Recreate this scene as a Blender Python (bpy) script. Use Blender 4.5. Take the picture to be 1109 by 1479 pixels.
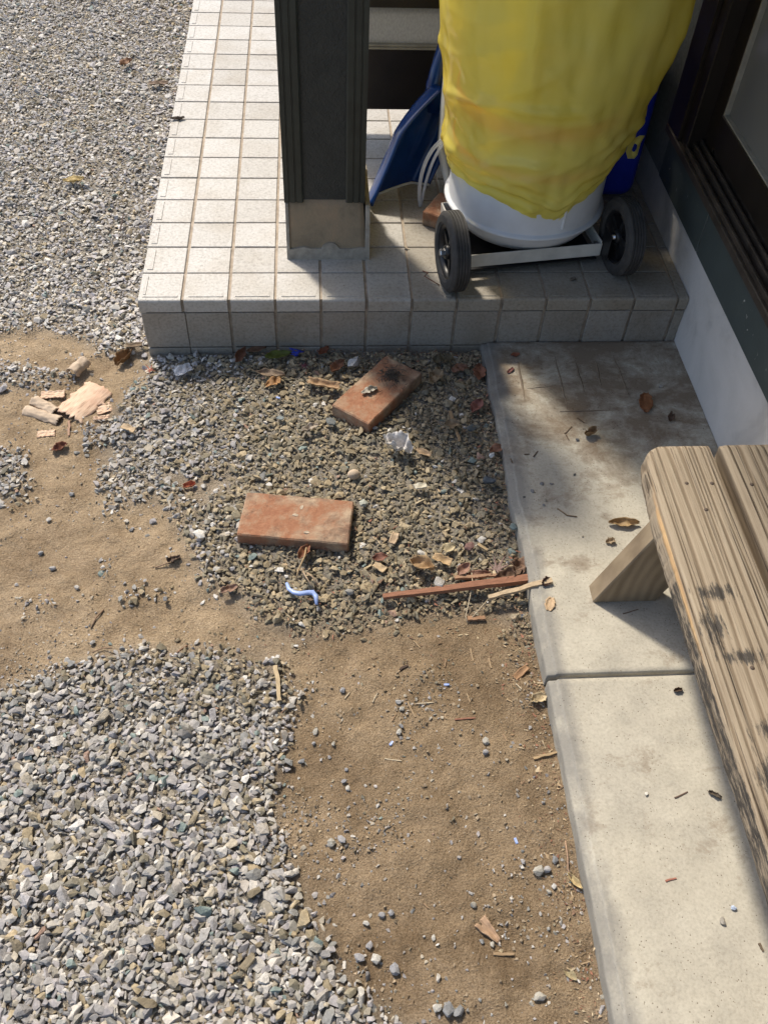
import bpy, bmesh, math, random
import numpy as np
from mathutils import Vector, Matrix, noise as mnoise

for o in list(bpy.data.objects):
    bpy.data.objects.remove(o)
scene = bpy.context.scene
C = scene.collection

# ------------------------------------------------------------------ camera
cam_data = bpy.data.cameras.new("camera")
cam = bpy.data.objects.new("camera", cam_data)
C.objects.link(cam)
scene.camera = cam
cam_data.sensor_fit = 'VERTICAL'
cam_data.sensor_height = 36.0
cam_data.lens = 31.774
cam_data.clip_start = 0.02
cam_data.clip_end = 500.0
PITCH, YAW, ROLL = math.radians(50.083), math.radians(6.027), math.radians(3.480)
fw = Vector((math.sin(YAW) * math.cos(PITCH), math.cos(YAW) * math.cos(PITCH), -math.sin(PITCH)))
rt = fw.cross(Vector((0, 0, 1))).normalized()
up = rt.cross(fw)
r2 = rt * math.cos(ROLL) + up * math.sin(ROLL)
u2 = up * math.cos(ROLL) - rt * math.sin(ROLL)
mw = Matrix((r2, u2, -fw)).transposed().to_4x4()
mw.translation = Vector((0.3944, -1.6215, 1.3820))
cam.matrix_world = mw

# ------------------------------------------------------------------ light
SUN_EL = math.radians(51.5)
SUN_DIR = Vector((-0.49, 0.872, 0)).normalized()          # horizontal direction towards the sun
to_sun = (SUN_DIR * math.cos(SUN_EL) + Vector((0, 0, math.sin(SUN_EL)))).normalized()
world = bpy.data.worlds.new("World")
scene.world = world
world.use_nodes = True
wnt = world.node_tree
wnt.nodes.clear()
wo = wnt.nodes.new('ShaderNodeOutputWorld')
wb = wnt.nodes.new('ShaderNodeBackground')
sky = wnt.nodes.new('ShaderNodeTexSky')
sky.sky_type = 'NISHITA'
sky.sun_disc = False
sky.sun_elevation = SUN_EL
sky.sun_rotation = math.atan2(SUN_DIR.x, SUN_DIR.y)
sky.air_density = 1.0
sky.dust_density = 2.5
sky.ozone_density = 1.0
wb.inputs['Strength'].default_value = 0.15
wnt.links.new(sky.outputs[0], wb.inputs[0])
wnt.links.new(wb.outputs[0], wo.inputs[0])
sun_data = bpy.data.lights.new("sun", 'SUN')
sun_data.energy = 3.2
sun_data.angle = math.radians(5.0)
sun_data.color = (1.0, 0.91, 0.77)
sun = bpy.data.objects.new("sun", sun_data)
C.objects.link(sun)
sun.rotation_euler = to_sun.to_track_quat('Z', 'Y').to_euler()
scene.view_settings.view_transform = 'Standard'
scene.view_settings.look = 'None'
scene.view_settings.gamma = 1.0
scene.view_settings.use_curve_mapping = False
scene.view_settings.exposure = 0.50

# ------------------------------------------------------------------ helpers
R = random.Random(11)
rng = np.random.default_rng(5)


class NT:
    """small wrapper round a material's node tree"""
    def __init__(self, name):
        self.m = bpy.data.materials.new(name)
        self.m.use_nodes = True
        self.t = self.m.node_tree
        self.p = self.t.nodes['Principled BSDF']
        self.out = self.t.nodes['Material Output']
        self.co = None

    def n(self, kind, **kw):
        nd = self.t.nodes.new(kind)
        for k, v in kw.items():
            if k.startswith('i_'):
                nd.inputs[k[2:].replace('_', ' ')].default_value = v
            else:
                setattr(nd, k, v)
        return nd

    def l(self, a, b):
        self.t.links.new(a, b)

    def coords(self, scale=(1, 1, 1), rnd=False, rot=(0, 0, 0)):
        tc = self.n('ShaderNodeTexCoord')
        mp = self.n('ShaderNodeMapping')
        mp.inputs['Scale'].default_value = scale
        mp.inputs['Rotation'].default_value = rot
        self.l(tc.outputs['Object'], mp.inputs['Vector'])
        if rnd:
            oi = self.n('ShaderNodeObjectInfo')
            mu = self.n('ShaderNodeMath', operation='MULTIPLY')
            mu.inputs[1].default_value = 37.0
            self.l(oi.outputs['Random'], mu.inputs[0])
            self.l(mu.outputs[0], mp.inputs['Location'])
        return mp.outputs[0]

    def noise(self, co, scale, detail=4, rough=0.55, dist=0.0):
        nd = self.n('ShaderNodeTexNoise')
        nd.inputs['Scale'].default_value = scale
        nd.inputs['Detail'].default_value = detail
        nd.inputs['Roughness'].default_value = rough
        nd.inputs['Distortion'].default_value = dist
        self.l(co, nd.inputs['Vector'])
        return nd.outputs['Fac']

    def ramp(self, fac, stops):
        nd = self.n('ShaderNodeValToRGB')
        el = nd.color_ramp.elements
        while len(el) < len(stops):
            el.new(0.5)
        for e, (pos, c) in zip(el, stops):
            e.position = pos
            e.color = (*c, 1) if len(c) == 3 else c
        self.l(fac, nd.inputs[0])
        return nd.outputs[0]

    def mix(self, fac, a, b, mode='MIX'):
        nd = self.n('ShaderNodeMixRGB', blend_type=mode)
        for i, v in enumerate((fac, a, b)):
            if hasattr(v, 'links'):
                self.l(v, nd.inputs[i])
            elif isinstance(v, (int, float)):
                nd.inputs[i].default_value = v
            else:
                nd.inputs[i].default_value = (*v, 1)
        return nd.outputs[0]

    def math(self, op, a, b=0.0):
        nd = self.n('ShaderNodeMath', operation=op)
        for i, v in enumerate((a, b)):
            if hasattr(v, 'links'):
                self.l(v, nd.inputs[i])
            else:
                nd.inputs[i].default_value = v
        return nd.outputs[0]

    def base(self, c):
        if hasattr(c, 'links'):
            self.l(c, self.p.inputs['Base Color'])
        else:
            self.p.inputs['Base Color'].default_value = (*c, 1)

    def rough(self, r):
        if hasattr(r, 'links'):
            self.l(r, self.p.inputs['Roughness'])
        else:
            self.p.inputs['Roughness'].default_value = r

    def bump(self, h, strength=0.4, dist=0.002):
        nd = self.n('ShaderNodeBump')
        nd.inputs['Strength'].default_value = strength
        nd.inputs['Distance'].default_value = dist
        self.l(h, nd.inputs['Height'])
        self.l(nd.outputs[0], self.p.inputs['Normal'])


def link(name, me, mat, parent=None):
    o = bpy.data.objects.new(name, me)
    C.objects.link(o)
    if mat is not None and len(me.materials) == 0:
        me.materials.append(mat)
    if parent is not None:
        o.parent = parent
    return o


def tag(o, label, cat, group=None, kind=None):
    o['label'] = label
    o['category'] = cat
    if group:
        o['group'] = group
    if kind:
        o['kind'] = kind
    return o


def empty(name, loc=(0, 0, 0), rz=0.0):
    o = bpy.data.objects.new(name, None)
    o.empty_display_size = 0.05
    o.location = loc
    o.rotation_euler = (0, 0, rz)
    C.objects.link(o)
    return o


def mesh(name, verts, faces, smooth=False):
    me = bpy.data.meshes.new(name)
    me.from_pydata([tuple(v) for v in verts], [], faces)
    me.update()
    if smooth:
        me.polygons.foreach_set('use_smooth', [True] * len(me.polygons))
    return me


def bm_mesh(name, bm, smooth=False):
    bmesh.ops.recalc_face_normals(bm, faces=bm.faces[:])
    me = bpy.data.meshes.new(name)
    bm.to_mesh(me)
    bm.free()
    if smooth:
        me.polygons.foreach_set('use_smooth', [True] * len(me.polygons))
    return me


def box_bm(lo, hi, bevel=0.0, seg=1, bm=None):
    own = bm is None
    if own:
        bm = bmesh.new()
    r = bmesh.ops.create_cube(bm, size=1.0)
    vs = r['verts']
    for v in vs:
        v.co = Vector([lo[i] + (hi[i] - lo[i]) * (v.co[i] + 0.5) for i in range(3)])
    if bevel > 0:
        es = list({e for v in vs for e in v.link_edges})
        bmesh.ops.bevel(bm, geom=es, offset=bevel, segments=seg, affect='EDGES', profile=0.5)
    return bm


def box(name, lo, hi, mat, parent=None, bevel=0.0, seg=1):
    return link(name, bm_mesh(name, box_bm(lo, hi, bevel, seg)), mat, parent)


def prism_bm(poly, a0, a1, axis='y', bevel=0.0, bm=None):
    """extrude a 2-D outline; axis 'y': outline in (x,z); axis 'x': in (y,z); axis 'z': in (x,y)"""
    if bm is None:
        bm = bmesh.new()
    def P(p, a):
        return (p[0], a, p[1]) if axis == 'y' else ((a, p[0], p[1]) if axis == 'x' else (p[0], p[1], a))
    A = [bm.verts.new(P(p, a0)) for p in poly]
    B = [bm.verts.new(P(p, a1)) for p in poly]
    n = len(poly)
    fs = [bm.faces.new(A), bm.faces.new(B[::-1])]
    for i in range(n):
        fs.append(bm.faces.new((A[i], B[i], B[(i + 1) % n], A[(i + 1) % n])))
    if bevel > 0:
        bmesh.ops.bevel(bm, geom=list({e for f in fs for e in f.edges}), offset=bevel, segments=1, affect='EDGES')
    return bm


def tube_mesh(name, pts, rad, sides=8, smooth=True, flat=1.0, cap=True):
    pts = [Vector(p) for p in pts]
    if not hasattr(rad, '__len__'):
        rad = [rad] * len(pts)
    vs, fs = [], []
    prev = None
    for i, p in enumerate(pts):
        t = (pts[min(i + 1, len(pts) - 1)] - pts[max(i - 1, 0)]).normalized()
        ref = Vector((0, 0, 1)) if abs(t.z) < 0.9 else Vector((1, 0, 0))
        s = t.cross(ref).normalized() if prev is None else (prev - t * prev.dot(t)).normalized()
        prev = s
        b = s.cross(t).normalized()
        for k in range(sides):
            a = 2 * math.pi * k / sides
            vs.append(p + s * math.cos(a) * rad[i] + b * math.sin(a) * rad[i] * flat)
    for i in range(len(pts) - 1):
        for k in range(sides):
            k2 = (k + 1) % sides
            fs.append((i * sides + k, i * sides + k2, (i + 1) * sides + k2, (i + 1) * sides + k))
    if cap:
        fs.append(tuple(range(sides))[::-1])
        fs.append(tuple((len(pts) - 1) * sides + k for k in range(sides)))
    return mesh(name, vs, fs, smooth)


def lathe_mesh(name, prof, seg=48, axis='z', smooth=True):
    vs, fs = [], []
    for r, z in prof:
        for k in range(seg):
            a = 2 * math.pi * k / seg
            if axis == 'z':
                vs.append((r * math.cos(a), r * math.sin(a), z))
            else:
                vs.append((z, r * math.cos(a), r * math.sin(a)))
    n = len(prof)
    for i in range(n - 1):
        for k in range(seg):
            k2 = (k + 1) % seg
            fs.append((i * seg + k, i * seg + k2, (i + 1) * seg + k2, (i + 1) * seg + k))
    return mesh(name, vs, fs, smooth)


def vnoise(x, y, scale, seed, octaves=4):
    """numpy value noise in 0..1"""
    out = np.zeros_like(x, dtype=float)
    amp, tot = 1.0, 0.0
    for o in range(octaves):
        tab = np.random.default_rng(seed * 31 + o).random((64, 64))
        u, v = x * scale * 2 ** o + 17.3 * o, y * scale * 2 ** o + 5.1 * o
        iu, iv = np.floor(u).astype(int), np.floor(v).astype(int)
        fu, fv = u - iu, v - iv
        fu, fv = fu * fu * (3 - 2 * fu), fv * fv * (3 - 2 * fv)
        g = lambda a, b: tab[a % 64, b % 64]
        out += amp * ((g(iu, iv) * (1 - fu) + g(iu + 1, iv) * fu) * (1 - fv) + (g(iu, iv + 1) * (1 - fu) + g(iu + 1, iv + 1) * fu) * fv)
        tot += amp
        amp *= 0.5
    return out / tot


def inpoly(x, y, poly):
    r = np.zeros(x.shape, bool)
    n = len(poly)
    for i in range(n):
        x0, y0 = poly[i]
        x1, y1 = poly[(i + 1) % n]
        c = (y0 > y) != (y1 > y)
        with np.errstate(divide='ignore', invalid='ignore'):
            xi = (x1 - x0) * (y - y0) / ((y1 - y0) if y1 != y0 else 1e-9) + x0
        r ^= c & (x < xi)
    return r


# ------------------------------------------------------------------ materials
M = {}


def simple(name, c, rough=0.6, var=0.15, scale=60.0, bump=0.15, metallic=0.0, spec=0.5, dist=0.001, rnd=False):
    k = NT(name)
    co = k.coords(rnd=rnd)
    f = k.noise(co, scale, 5, 0.6)
    lo = tuple(v * (1 - var) for v in c)
    hi = tuple(min(1, v * (1 + var)) for v in c)
    k.base(k.ramp(f, [(0.3, lo), (0.7, hi)]))
    k.rough(rough)
    k.p.inputs['Metallic'].default_value = metallic
    k.p.inputs['Specular IOR Level'].default_value = spec
    if bump > 0:
        k.bump(k.noise(co, scale * 3, 4, 0.6), bump, dist)
    M[name] = k.m
    return k


def build_materials():
    # glazed stone-grain tile
    k = NT('tile')
    co = k.coords(rnd=True)
    f1 = k.noise(co, 150, 4, 0.65)
    f2 = k.noise(co, 9, 3, 0.5)
    c = k.ramp(f1, [(0.30, (0.33, 0.315, 0.29)), (0.46, (0.45, 0.435, 0.405)), (0.7, (0.53, 0.515, 0.485))])
    dirt = k.ramp(f2, [(0.45, (1, 1, 1)), (0.75, (0.84, 0.80, 0.74))])
    c = k.mix(1.0, c, dirt, 'MULTIPLY')
    oi = k.n('ShaderNodeObjectInfo')
    tone = k.ramp(oi.outputs['Random'], [(0.0, (0.86, 0.845, 0.82)), (1.0, (1.02, 1.02, 1.02))])
    c = k.mix(1.0, c, tone, 'MULTIPLY')
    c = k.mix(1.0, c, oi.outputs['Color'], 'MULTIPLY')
    k.base(c)
    k.rough(k.ramp(f1, [(0.3, (0.62,) * 3), (0.7, (0.42,) * 3)]))
    k.bump(k.noise(co, 210, 3, 0.7), 0.55, 0.0016)
    M['tile'] = k.m
    simple('grout', (0.36, 0.30, 0.235), 0.95, 0.28, 45, 0.5, dist=0.002)
    # concrete
    k = NT('concrete')
    co = k.coords()
    big = k.noise(co, 3.2, 6, 0.65, 0.0)
    mid = k.noise(co, 17, 7, 0.7, 0.0)
    fine = k.noise(co, 220, 3, 0.6)
    c = k.ramp(big, [(0.3, (0.36, 0.335, 0.28)), (0.5, (0.445, 0.41, 0.325)), (0.72, (0.50, 0.455, 0.345))])
    c = k.mix(0.55, c, k.ramp(mid, [(0.3, (0.27, 0.255, 0.22)), (0.5, (0.42, 0.39, 0.325)), (0.66, (0.53, 0.50, 0.42))]))
    c = k.mix(0.20, c, k.ramp(fine, [(0.34, (0.20, 0.185, 0.155)), (0.5, (0.46, 0.43, 0.36)), (0.68, (0.60, 0.57, 0.49))]))
    # brown dirt lying on the part of the path nearest the porch
    tc = k.n('ShaderNodeTexCoord')
    sp = k.n('ShaderNodeSeparateXYZ')
    k.l(tc.outputs['Object'], sp.inputs[0])
    mr = k.n('ShaderNodeMapRange')
    mr.inputs['From Min'].default_value = -0.85
    mr.inputs['From Max'].default_value = 0.0
    k.l(sp.outputs['Y'], mr.inputs['Value'])
    dn = k.noise(k.coords((1, 1.25, 1)), 8.5, 10, 0.74, 0.25)
    dm = k.math('ADD', k.math('MULTIPLY', mr.outputs[0], 0.222), dn)
    dmask = k.ramp(dm, [(0.58, (0, 0, 0)), (0.65, (0.40,) * 3), (0.75, (0.85,) * 3)])
    c = k.mix(dmask, c, (0.175, 0.125, 0.08))
    # grey grime along the rounded outer edge
    ed = k.n('ShaderNodeMapRange')
    ed.inputs['From Min'].default_value = 0.835
    ed.inputs['From Max'].default_value = 0.79
    k.l(sp.outputs['X'], ed.inputs['Value'])
    en = k.math('MULTIPLY', ed.outputs[0], k.noise(k.coords((1, 0.6, 1)), 16, 7, 0.7))
    c = k.mix(k.ramp(en, [(0.26, (0, 0, 0)), (0.52, (0.7,) * 3)]), c, (0.17, 0.165, 0.155))
    # dark fine pits
    vo = k.n('ShaderNodeTexVoronoi')
    vo.inputs['Scale'].default_value = 170
    k.l(co, vo.inputs['Vector'])
    pit = k.ramp(vo.outputs['Distance'], [(0.08, (0.28, 0.24, 0.19)), (0.2, (1, 1, 1))])
    pm = k.ramp(k.noise(co, 60, 3), [(0.50, (0, 0, 0)), (0.56, (1, 1, 1))])
    c = k.mix(pm, c, k.mix(1.0, c, pit, 'MULTIPLY'))
    k.base(c)
    k.rough(0.88)
    k.bump(k.math('ADD', k.math('MULTIPLY', mid, 0.6), k.math('MULTIPLY', fine, 0.35)), 0.5, 0.003)
    M['concrete'] = k.m
    simple('path_soil', (0.20, 0.155, 0.11), 0.95, 0.35, 60, 0.5, dist=0.002)
    simple('concrete_edge', (0.42, 0.42, 0.40), 0.9, 0.3, 30, 0.5, dist=0.003)
    # white mortar rendered foundation
    k = NT('foundation')
    co = k.coords()
    c = k.ramp(k.noise(co, 6, 6, 0.62, 0.5), [(0.3, (0.44, 0.42, 0.395)), (0.5, (0.60, 0.575, 0.545)), (0.7, (0.66, 0.63, 0.60))])
    k.base(c)
    k.rough(0.92)
    k.bump(k.noise(co, 45, 6, 0.65), 0.6, 0.004)
    M['foundation'] = k.m
    # dark green-grey painted siding
    k = NT('siding')
    co = k.coords()
    c = k.ramp(k.noise(co, 5, 5, 0.6), [(0.3, (0.045, 0.058, 0.056)), (0.7, (0.075, 0.092, 0.088))])
    spl = k.ramp(k.noise(k.coords((1, 1.4, 0.7)), 75, 2, 0.4, 0.8), [(0.735, (0, 0, 0)), (0.77, (1, 1, 1))])
    c = k.mix(spl, c, (0.42, 0.42, 0.40))
    k.base(c)
    k.rough(0.5)
    k.bump(k.noise(co, 160, 3), 0.25, 0.001)
    M['siding'] = k.m
    simple('siding_plain', (0.15, 0.165, 0.16), 0.7, 0.2, 90, 0.5, dist=0.002)
    # post
    simple('post_paint', (0.022, 0.029, 0.025), 0.42, 0.25, 30, 0.08)
    k = NT('post_panel')
    co = k.coords()
    k.base(k.ramp(k.noise(co, 25, 4), [(0.3, (0.020, 0.023, 0.021)), (0.7, (0.034, 0.037, 0.033))]))
    k.rough(0.55)
    k.bump(k.noise(co, 130, 3, 0.55, 0.8), 0.8, 0.003)
    M['post_panel'] = k.m
    k = NT('plinth_mortar')
    co = k.coords()
    k.base(k.ramp(k.noise(co, 16, 6, 0.6, 0.5), [(0.28, (0.20, 0.16, 0.11)), (0.5, (0.30, 0.235, 0.155)), (0.66, (0.36, 0.26, 0.165)), (0.8, (0.30, 0.265, 0.21))]))
    k.rough(0.92)
    k.bump(k.noise(co, 90, 5, 0.65), 0.6, 0.003)
    M['plinth_mortar'] = k.m
    simple('plinth_light', (0.36, 0.32, 0.26), 0.92, 0.3, 40, 0.6, dist=0.003)
    # dark brown anodised aluminium
    simple('brown_metal', (0.014, 0.010, 0.0075), 0.38, 0.3, 18, 0.05, spec=0.5)
    simple('worn_brown_metal', (0.050, 0.038, 0.029), 0.5, 0.5, 22, 0.12, spec=0.5)
    simple('bead', (0.30, 0.27, 0.21), 0.45, 0.2, 30, 0.05)
    # frosted glass
    k = NT('frosted_glass')
    tr = k.n('ShaderNodeBsdfTranslucent')
    tr.inputs['Color'].default_value = (0.50, 0.50, 0.49, 1)
    mx = k.n('ShaderNodeMixShader')
    mx.inputs[0].default_value = 0.45
    k.base(k.ramp(k.noise(k.coords((1, 1, 0.5)), 240, 3), [(0.35, (0.20, 0.20, 0.195)), (0.65, (0.38, 0.38, 0.37))]))
    k.rough(0.28)
    co = k.coords()
    k.bump(k.noise(co, 190, 3, 0.6), 0.7, 0.003)
    k.l(k.p.outputs[0], mx.inputs[1])
    k.l(tr.outputs[0], mx.inputs[2])
    k.l(mx.outputs[0], k.out.inputs['Surface'])
    M['frosted_glass'] = k.m
    # window pane with a pale blind close behind it
    k = NT('window_glass')
    k.base((0.17, 0.165, 0.145))
    k.rough(0.22)
    M['window_glass'] = k.m
    # dirt
    k = NT('dirt')
    co = k.coords()
    a = k.noise(co, 2.6, 5, 0.6, 0.3)
    b = k.noise(co, 38, 10, 0.74, 0.2)
    f = k.noise(co, 320, 3, 0.7)
    c = k.ramp(a, [(0.3, (0.185, 0.130, 0.078)), (0.52, (0.265, 0.195, 0.118)), (0.72, (0.33, 0.25, 0.158))])
    c = k.mix(0.5, c, k.ramp(b, [(0.3, (0.15, 0.105, 0.062)), (0.7, (0.34, 0.255, 0.165))]))
    c = k.mix(0.35, c, k.ramp(f, [(0.32, (0.10, 0.075, 0.05)), (0.6, (0.46, 0.38, 0.28))]))
    at = k.n('ShaderNodeAttribute', attribute_name='damp')
    c = k.mix(1.0, c, (1.40, 1.37, 1.32), 'MULTIPLY')
    pt = k.noise(co, 7.5, 7, 0.66, 0.25)
    c = k.mix(1.0, c, k.ramp(pt, [(0.30, (0.66, 0.63, 0.60)), (0.5, (1.0, 1.0, 1.0)), (0.68, (1.22, 1.24, 1.27))]), 'MULTIPLY')
    ag = k.n('ShaderNodeAttribute', attribute_name='fines')
    c = k.mix(ag.outputs['Fac'], c, k.ramp(f, [(0.3, (0.20, 0.185, 0.155)), (0.7, (0.40, 0.375, 0.33))]))
    c = k.mix(at.outputs['Fac'], c, k.mix(1.0, c, (0.58, 0.54, 0.50), 'MULTIPLY'))
    k.base(c)
    k.rough(0.97)
    k.p.inputs['Specular IOR Level'].default_value = 0.15
    k.bump(k.math('ADD', k.math('MULTIPLY', b, 0.9), k.math('MULTIPLY', f, 0.25)), 1.0, 0.016)
    M['dirt'] = k.m
    # gravel (colour per stone)
    for nm in ('gravel', 'stone'):
        k = NT(nm)
        co = k.coords()
        if nm == 'gravel':
            at = k.n('ShaderNodeAttribute', attribute_name='Col')
            c0 = at.outputs['Color']
        else:
            c0 = k.n('ShaderNodeObjectInfo').outputs['Color']
        sc = 210 if nm == 'gravel' else 3.0
        v = k.ramp(k.noise(co, sc, 4, 0.65), [(0.25, (0.62,) * 3), (0.75, (1.18,) * 3)])
        k.base(k.mix(1.0, c0, v, 'MULTIPLY'))
        k.rough(0.82)
        k.p.inputs['Specular IOR Level'].default_value = 0.3
        k.bump(k.noise(co, sc * 3, 3, 0.6), 0.25, 0.001 if nm == 'gravel' else 0.05)
        M[nm] = k.m
    # brick
    k = NT('brick')
    co = k.coords()
    c = k.ramp(k.noise(co, 18, 8, 0.68, 0.2), [(0.32, (0.26, 0.105, 0.055)), (0.45, (0.32, 0.15, 0.08)), (0.55, (0.35, 0.22, 0.138)), (0.64, (0.41, 0.30, 0.20))])
    c = k.mix(k.ramp(k.noise(co, 13, 8, 0.72, 0.4), [(0.50, (0, 0, 0)), (0.64, (0.8,) * 3)]), c, (0.13, 0.08, 0.055))
    k.base(c)
    k.rough(0.9)
    k.bump(k.noise(co, 110, 8, 0.72), 0.8, 0.004)
    M['brick'] = k.m
    # weathered wood, grain along local Y
    k = NT('old_wood')
    co = k.coords((1.0, 0.035, 1.0))
    g1 = k.noise(co, 170, 7, 0.68, 0.3)
    g2 = k.noise(k.coords((1.0, 0.010, 1.0)), 175, 3, 0.6, 0.35)
    blot = k.noise(k.coords((1, 0.6, 1)), 9, 4, 0.6)
    c = k.ramp(g1, [(0.25, (0.26, 0.20, 0.135)), (0.45, (0.43, 0.345, 0.245)), (0.7, (0.56, 0.47, 0.35))])
    c = k.mix(0.3, c, k.ramp(blot, [(0.3, (0.30, 0.245, 0.18)), (0.7, (0.56, 0.46, 0.33))]))
    wv = k.n('ShaderNodeTexWave', wave_type='BANDS', bands_direction='X')
    wv.inputs['Scale'].default_value = 20.0
    wv.inputs['Distortion'].default_value = 13.0
    wv.inputs['Detail'].default_value = 3.0
    wv.inputs['Detail Scale'].default_value = 0.55
    k.l(k.coords((1.0, 0.055, 1.0)), wv.inputs['Vector'])
    ring = k.ramp(wv.outputs['Fac'], [(0.0, (0.34, 0.27, 0.20)), (0.07, (0.66, 0.60, 0.53)), (0.22, (1, 1, 1))])
    c = k.mix(0.60, c, ring, 'MULTIPLY')
    c = k.mix(1.0, c, (0.76, 0.75, 0.735), 'MULTIPLY')
    crack = k.ramp(g2, [(0.33, (0.12, 0.085, 0.055)), (0.43, (1, 1, 1))])
    c = k.mix(0.9, c, crack, 'MULTIPLY')
    at = k.n('ShaderNodeAttribute', attribute_name='soot')
    sm = k.math('ADD', at.outputs['Fac'], k.math('MULTIPLY', k.math('SUBTRACT', k.noise(k.coords((1, 0.18, 1)), 130, 9, 0.78), 0.5), 2.1))
    sm = k.ramp(sm, [(0.44, (0, 0, 0)), (0.68, (0.90,) * 3)])
    c = k.mix(sm, c, (0.030, 0.028, 0.027))
    at2 = k.n('ShaderNodeAttribute', attribute_name='fresh')
    fm = k.ramp(k.math('ADD', at2.outputs['Fac'], k.math('SUBTRACT', k.noise(co, 60, 3), 0.5)), [(0.5, (0, 0, 0)), (0.65, (1, 1, 1))])
    c = k.mix(fm, c, k.ramp(g1, [(0.3, (0.36, 0.21, 0.10)), (0.7, (0.60, 0.41, 0.21))]))
    k.base(c)
    k.rough(0.85)
    hgt = k.math('ADD', g1, k.math('MULTIPLY', k.ramp(g2, [(0.31, (0, 0, 0)), (0.44, (1, 1, 1))]), 0.8))
    hgt = k.math('ADD', hgt, k.math('MULTIPLY', k.ramp(wv.outputs['Fac'], [(0.0, (0, 0, 0)), (0.35, (1, 1, 1))]), 0.7))
    k.bump(hgt, 0.8, 0.003)
    M['old_wood'] = k.m
    k = NT('leg_wood')
    co = k.coords((1.0, 1.0, 0.35), rot=(0, 0.35, 0))
    w = k.n('ShaderNodeTexWave', wave_type='RINGS', rings_direction='Y')
    w.inputs['Scale'].default_value = 16
    w.inputs['Distortion'].default_value = 4.5
    w.inputs['Detail'].default_value = 3
    k.l(co, w.inputs['Vector'])
    c = k.ramp(w.outputs['Fac'], [(0.1, (0.16, 0.115, 0.07)), (0.6, (0.22, 0.165, 0.10)), (1.0, (0.27, 0.205, 0.13))])
    c = k.mix(0.4, c, k.ramp(k.noise(co, 22, 5, 0.6), [(0.3, (0.16, 0.12, 0.075)), (0.7, (0.44, 0.35, 0.24))]))
    k.base(c)
    k.rough(0.88)
    k.bump(w.outputs['Fac'], 0.3, 0.001)
    M['leg_wood'] = k.m
    simple('nail', (0.10, 0.07, 0.05), 0.7, 0.3, 200, 0.2)
    # trolley
    simple('white_steel', (0.68, 0.69, 0.70), 0.36, 0.08, 14, 0.06, dist=0.002)
    simple('cream_steel', (0.62, 0.60, 0.54), 0.42, 0.12, 25, 0.08)
    simple('rubber', (0.045, 0.043, 0.041), 0.75, 0.35, 40, 0.3)
    simple('black_plastic', (0.012, 0.012, 0.013), 0.4, 0.2, 30, 0.05)
    simple('zinc', (0.55, 0.55, 0.56), 0.3, 0.15, 60, 0.05, metallic=1.0)
    simple('orange_band', (0.75, 0.20, 0.05), 0.5, 0.15, 30, 0.1)
    simple('blue_plastic', (0.012, 0.035, 0.42), 0.38, 0.15, 20, 0.05)
    k = simple('navy_plastic', (0.006, 0.034, 0.145), 0.20, 0.25, 14, 0.10)
    # yellow bag film
    k = NT('yellow_film')
    co = k.coords()
    k.base(k.ramp(k.noise(co, 7, 4, 0.6), [(0.3, (1.0, 0.86, 0.15)), (0.7, (1.0, 0.92, 0.27))]))
    k.rough(0.22)
    tr = k.n('ShaderNodeBsdfTranslucent')
    tr.inputs['Color'].default_value = (0.96, 0.82, 0.20, 1)
    tp = k.n('ShaderNodeBsdfTransparent')
    tp.inputs['Color'].default_value = (1.0, 0.86, 0.28, 1)
    m1 = k.n('ShaderNodeMixShader')
    m1.inputs[0].default_value = 0.34
    m2 = k.n('ShaderNodeMixShader')
    m2.inputs[0].default_value = 0.26
    wn = k.n('ShaderNodeTexNoise', noise_type='RIDGED_MULTIFRACTAL')
    wn.inputs['Scale'].default_value = 7.0
    wn.inputs['Detail'].default_value = 4.0
    wn.inputs['Distortion'].default_value = 0.6
    k.l(k.coords((0.7, 0.7, 1.5), rot=(0.3, 0.45, 0)), wn.inputs['Vector'])
    k.bump(wn.outputs['Fac'], 0.45, 0.014)
    k.l(k.p.outputs[0], m1.inputs[1])
    k.l(tr.outputs[0], m1.inputs[2])
    k.l(m1.outputs[0], m2.inputs[1])
    k.l(tp.outputs[0], m2.inputs[2])
    k.l(m2.outputs[0], k.out.inputs['Surface'])
    M['yellow_film'] = k.m
    k = NT('clear_film')
    k.base((0.75, 0.76, 0.78))
    k.rough(0.12)
    tp = k.n('ShaderNodeBsdfTransparent')
    m1 = k.n('ShaderNodeMixShader')
    m1.inputs[0].default_value = 0.45
    k.l(k.p.outputs[0], m1.inputs[1])
    k.l(tp.outputs[0], m1.inputs[2])
    k.l(m1.outputs[0], k.out.inputs['Surface'])
    M['clear_film'] = k.m
    # litter: colour comes from the object
    for nm, ro in (('leaf', 0.7), ('wood_chip', 0.85)):
        k = NT(nm)
        co = k.coords((1, 1, 1) if nm == 'leaf' else (0.12, 1, 1))
        oi = k.n('ShaderNodeObjectInfo')
        v = k.ramp(k.noise(co, 140 if nm == 'leaf' else 420, 5, 0.65), [(0.25, (0.42, 0.40, 0.38)), (0.72, (1.0, 1.0, 1.0))])
        k.base(k.mix(1.0, oi.outputs['Color'], v, 'MULTIPLY'))
        k.rough(ro)
        k.bump(k.noise(co, 300, 4), 0.4, 0.0012)
        if nm == 'leaf':
            tr = k.n('ShaderNodeBsdfTranslucent')
            k.l(oi.outputs['Color'], tr.inputs['Color'])
            m1 = k.n('ShaderNodeMixShader')
            m1.inputs[0].default_value = 0.18
            k.l(k.p.outputs[0], m1.inputs[1])
            k.l(tr.outputs[0], m1.inputs[2])
            k.l(m1.outputs[0], k.out.inputs['Surface'])
        M[nm] = k.m
    k = NT('bark')
    co = k.coords((0.12, 1, 1))
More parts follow.
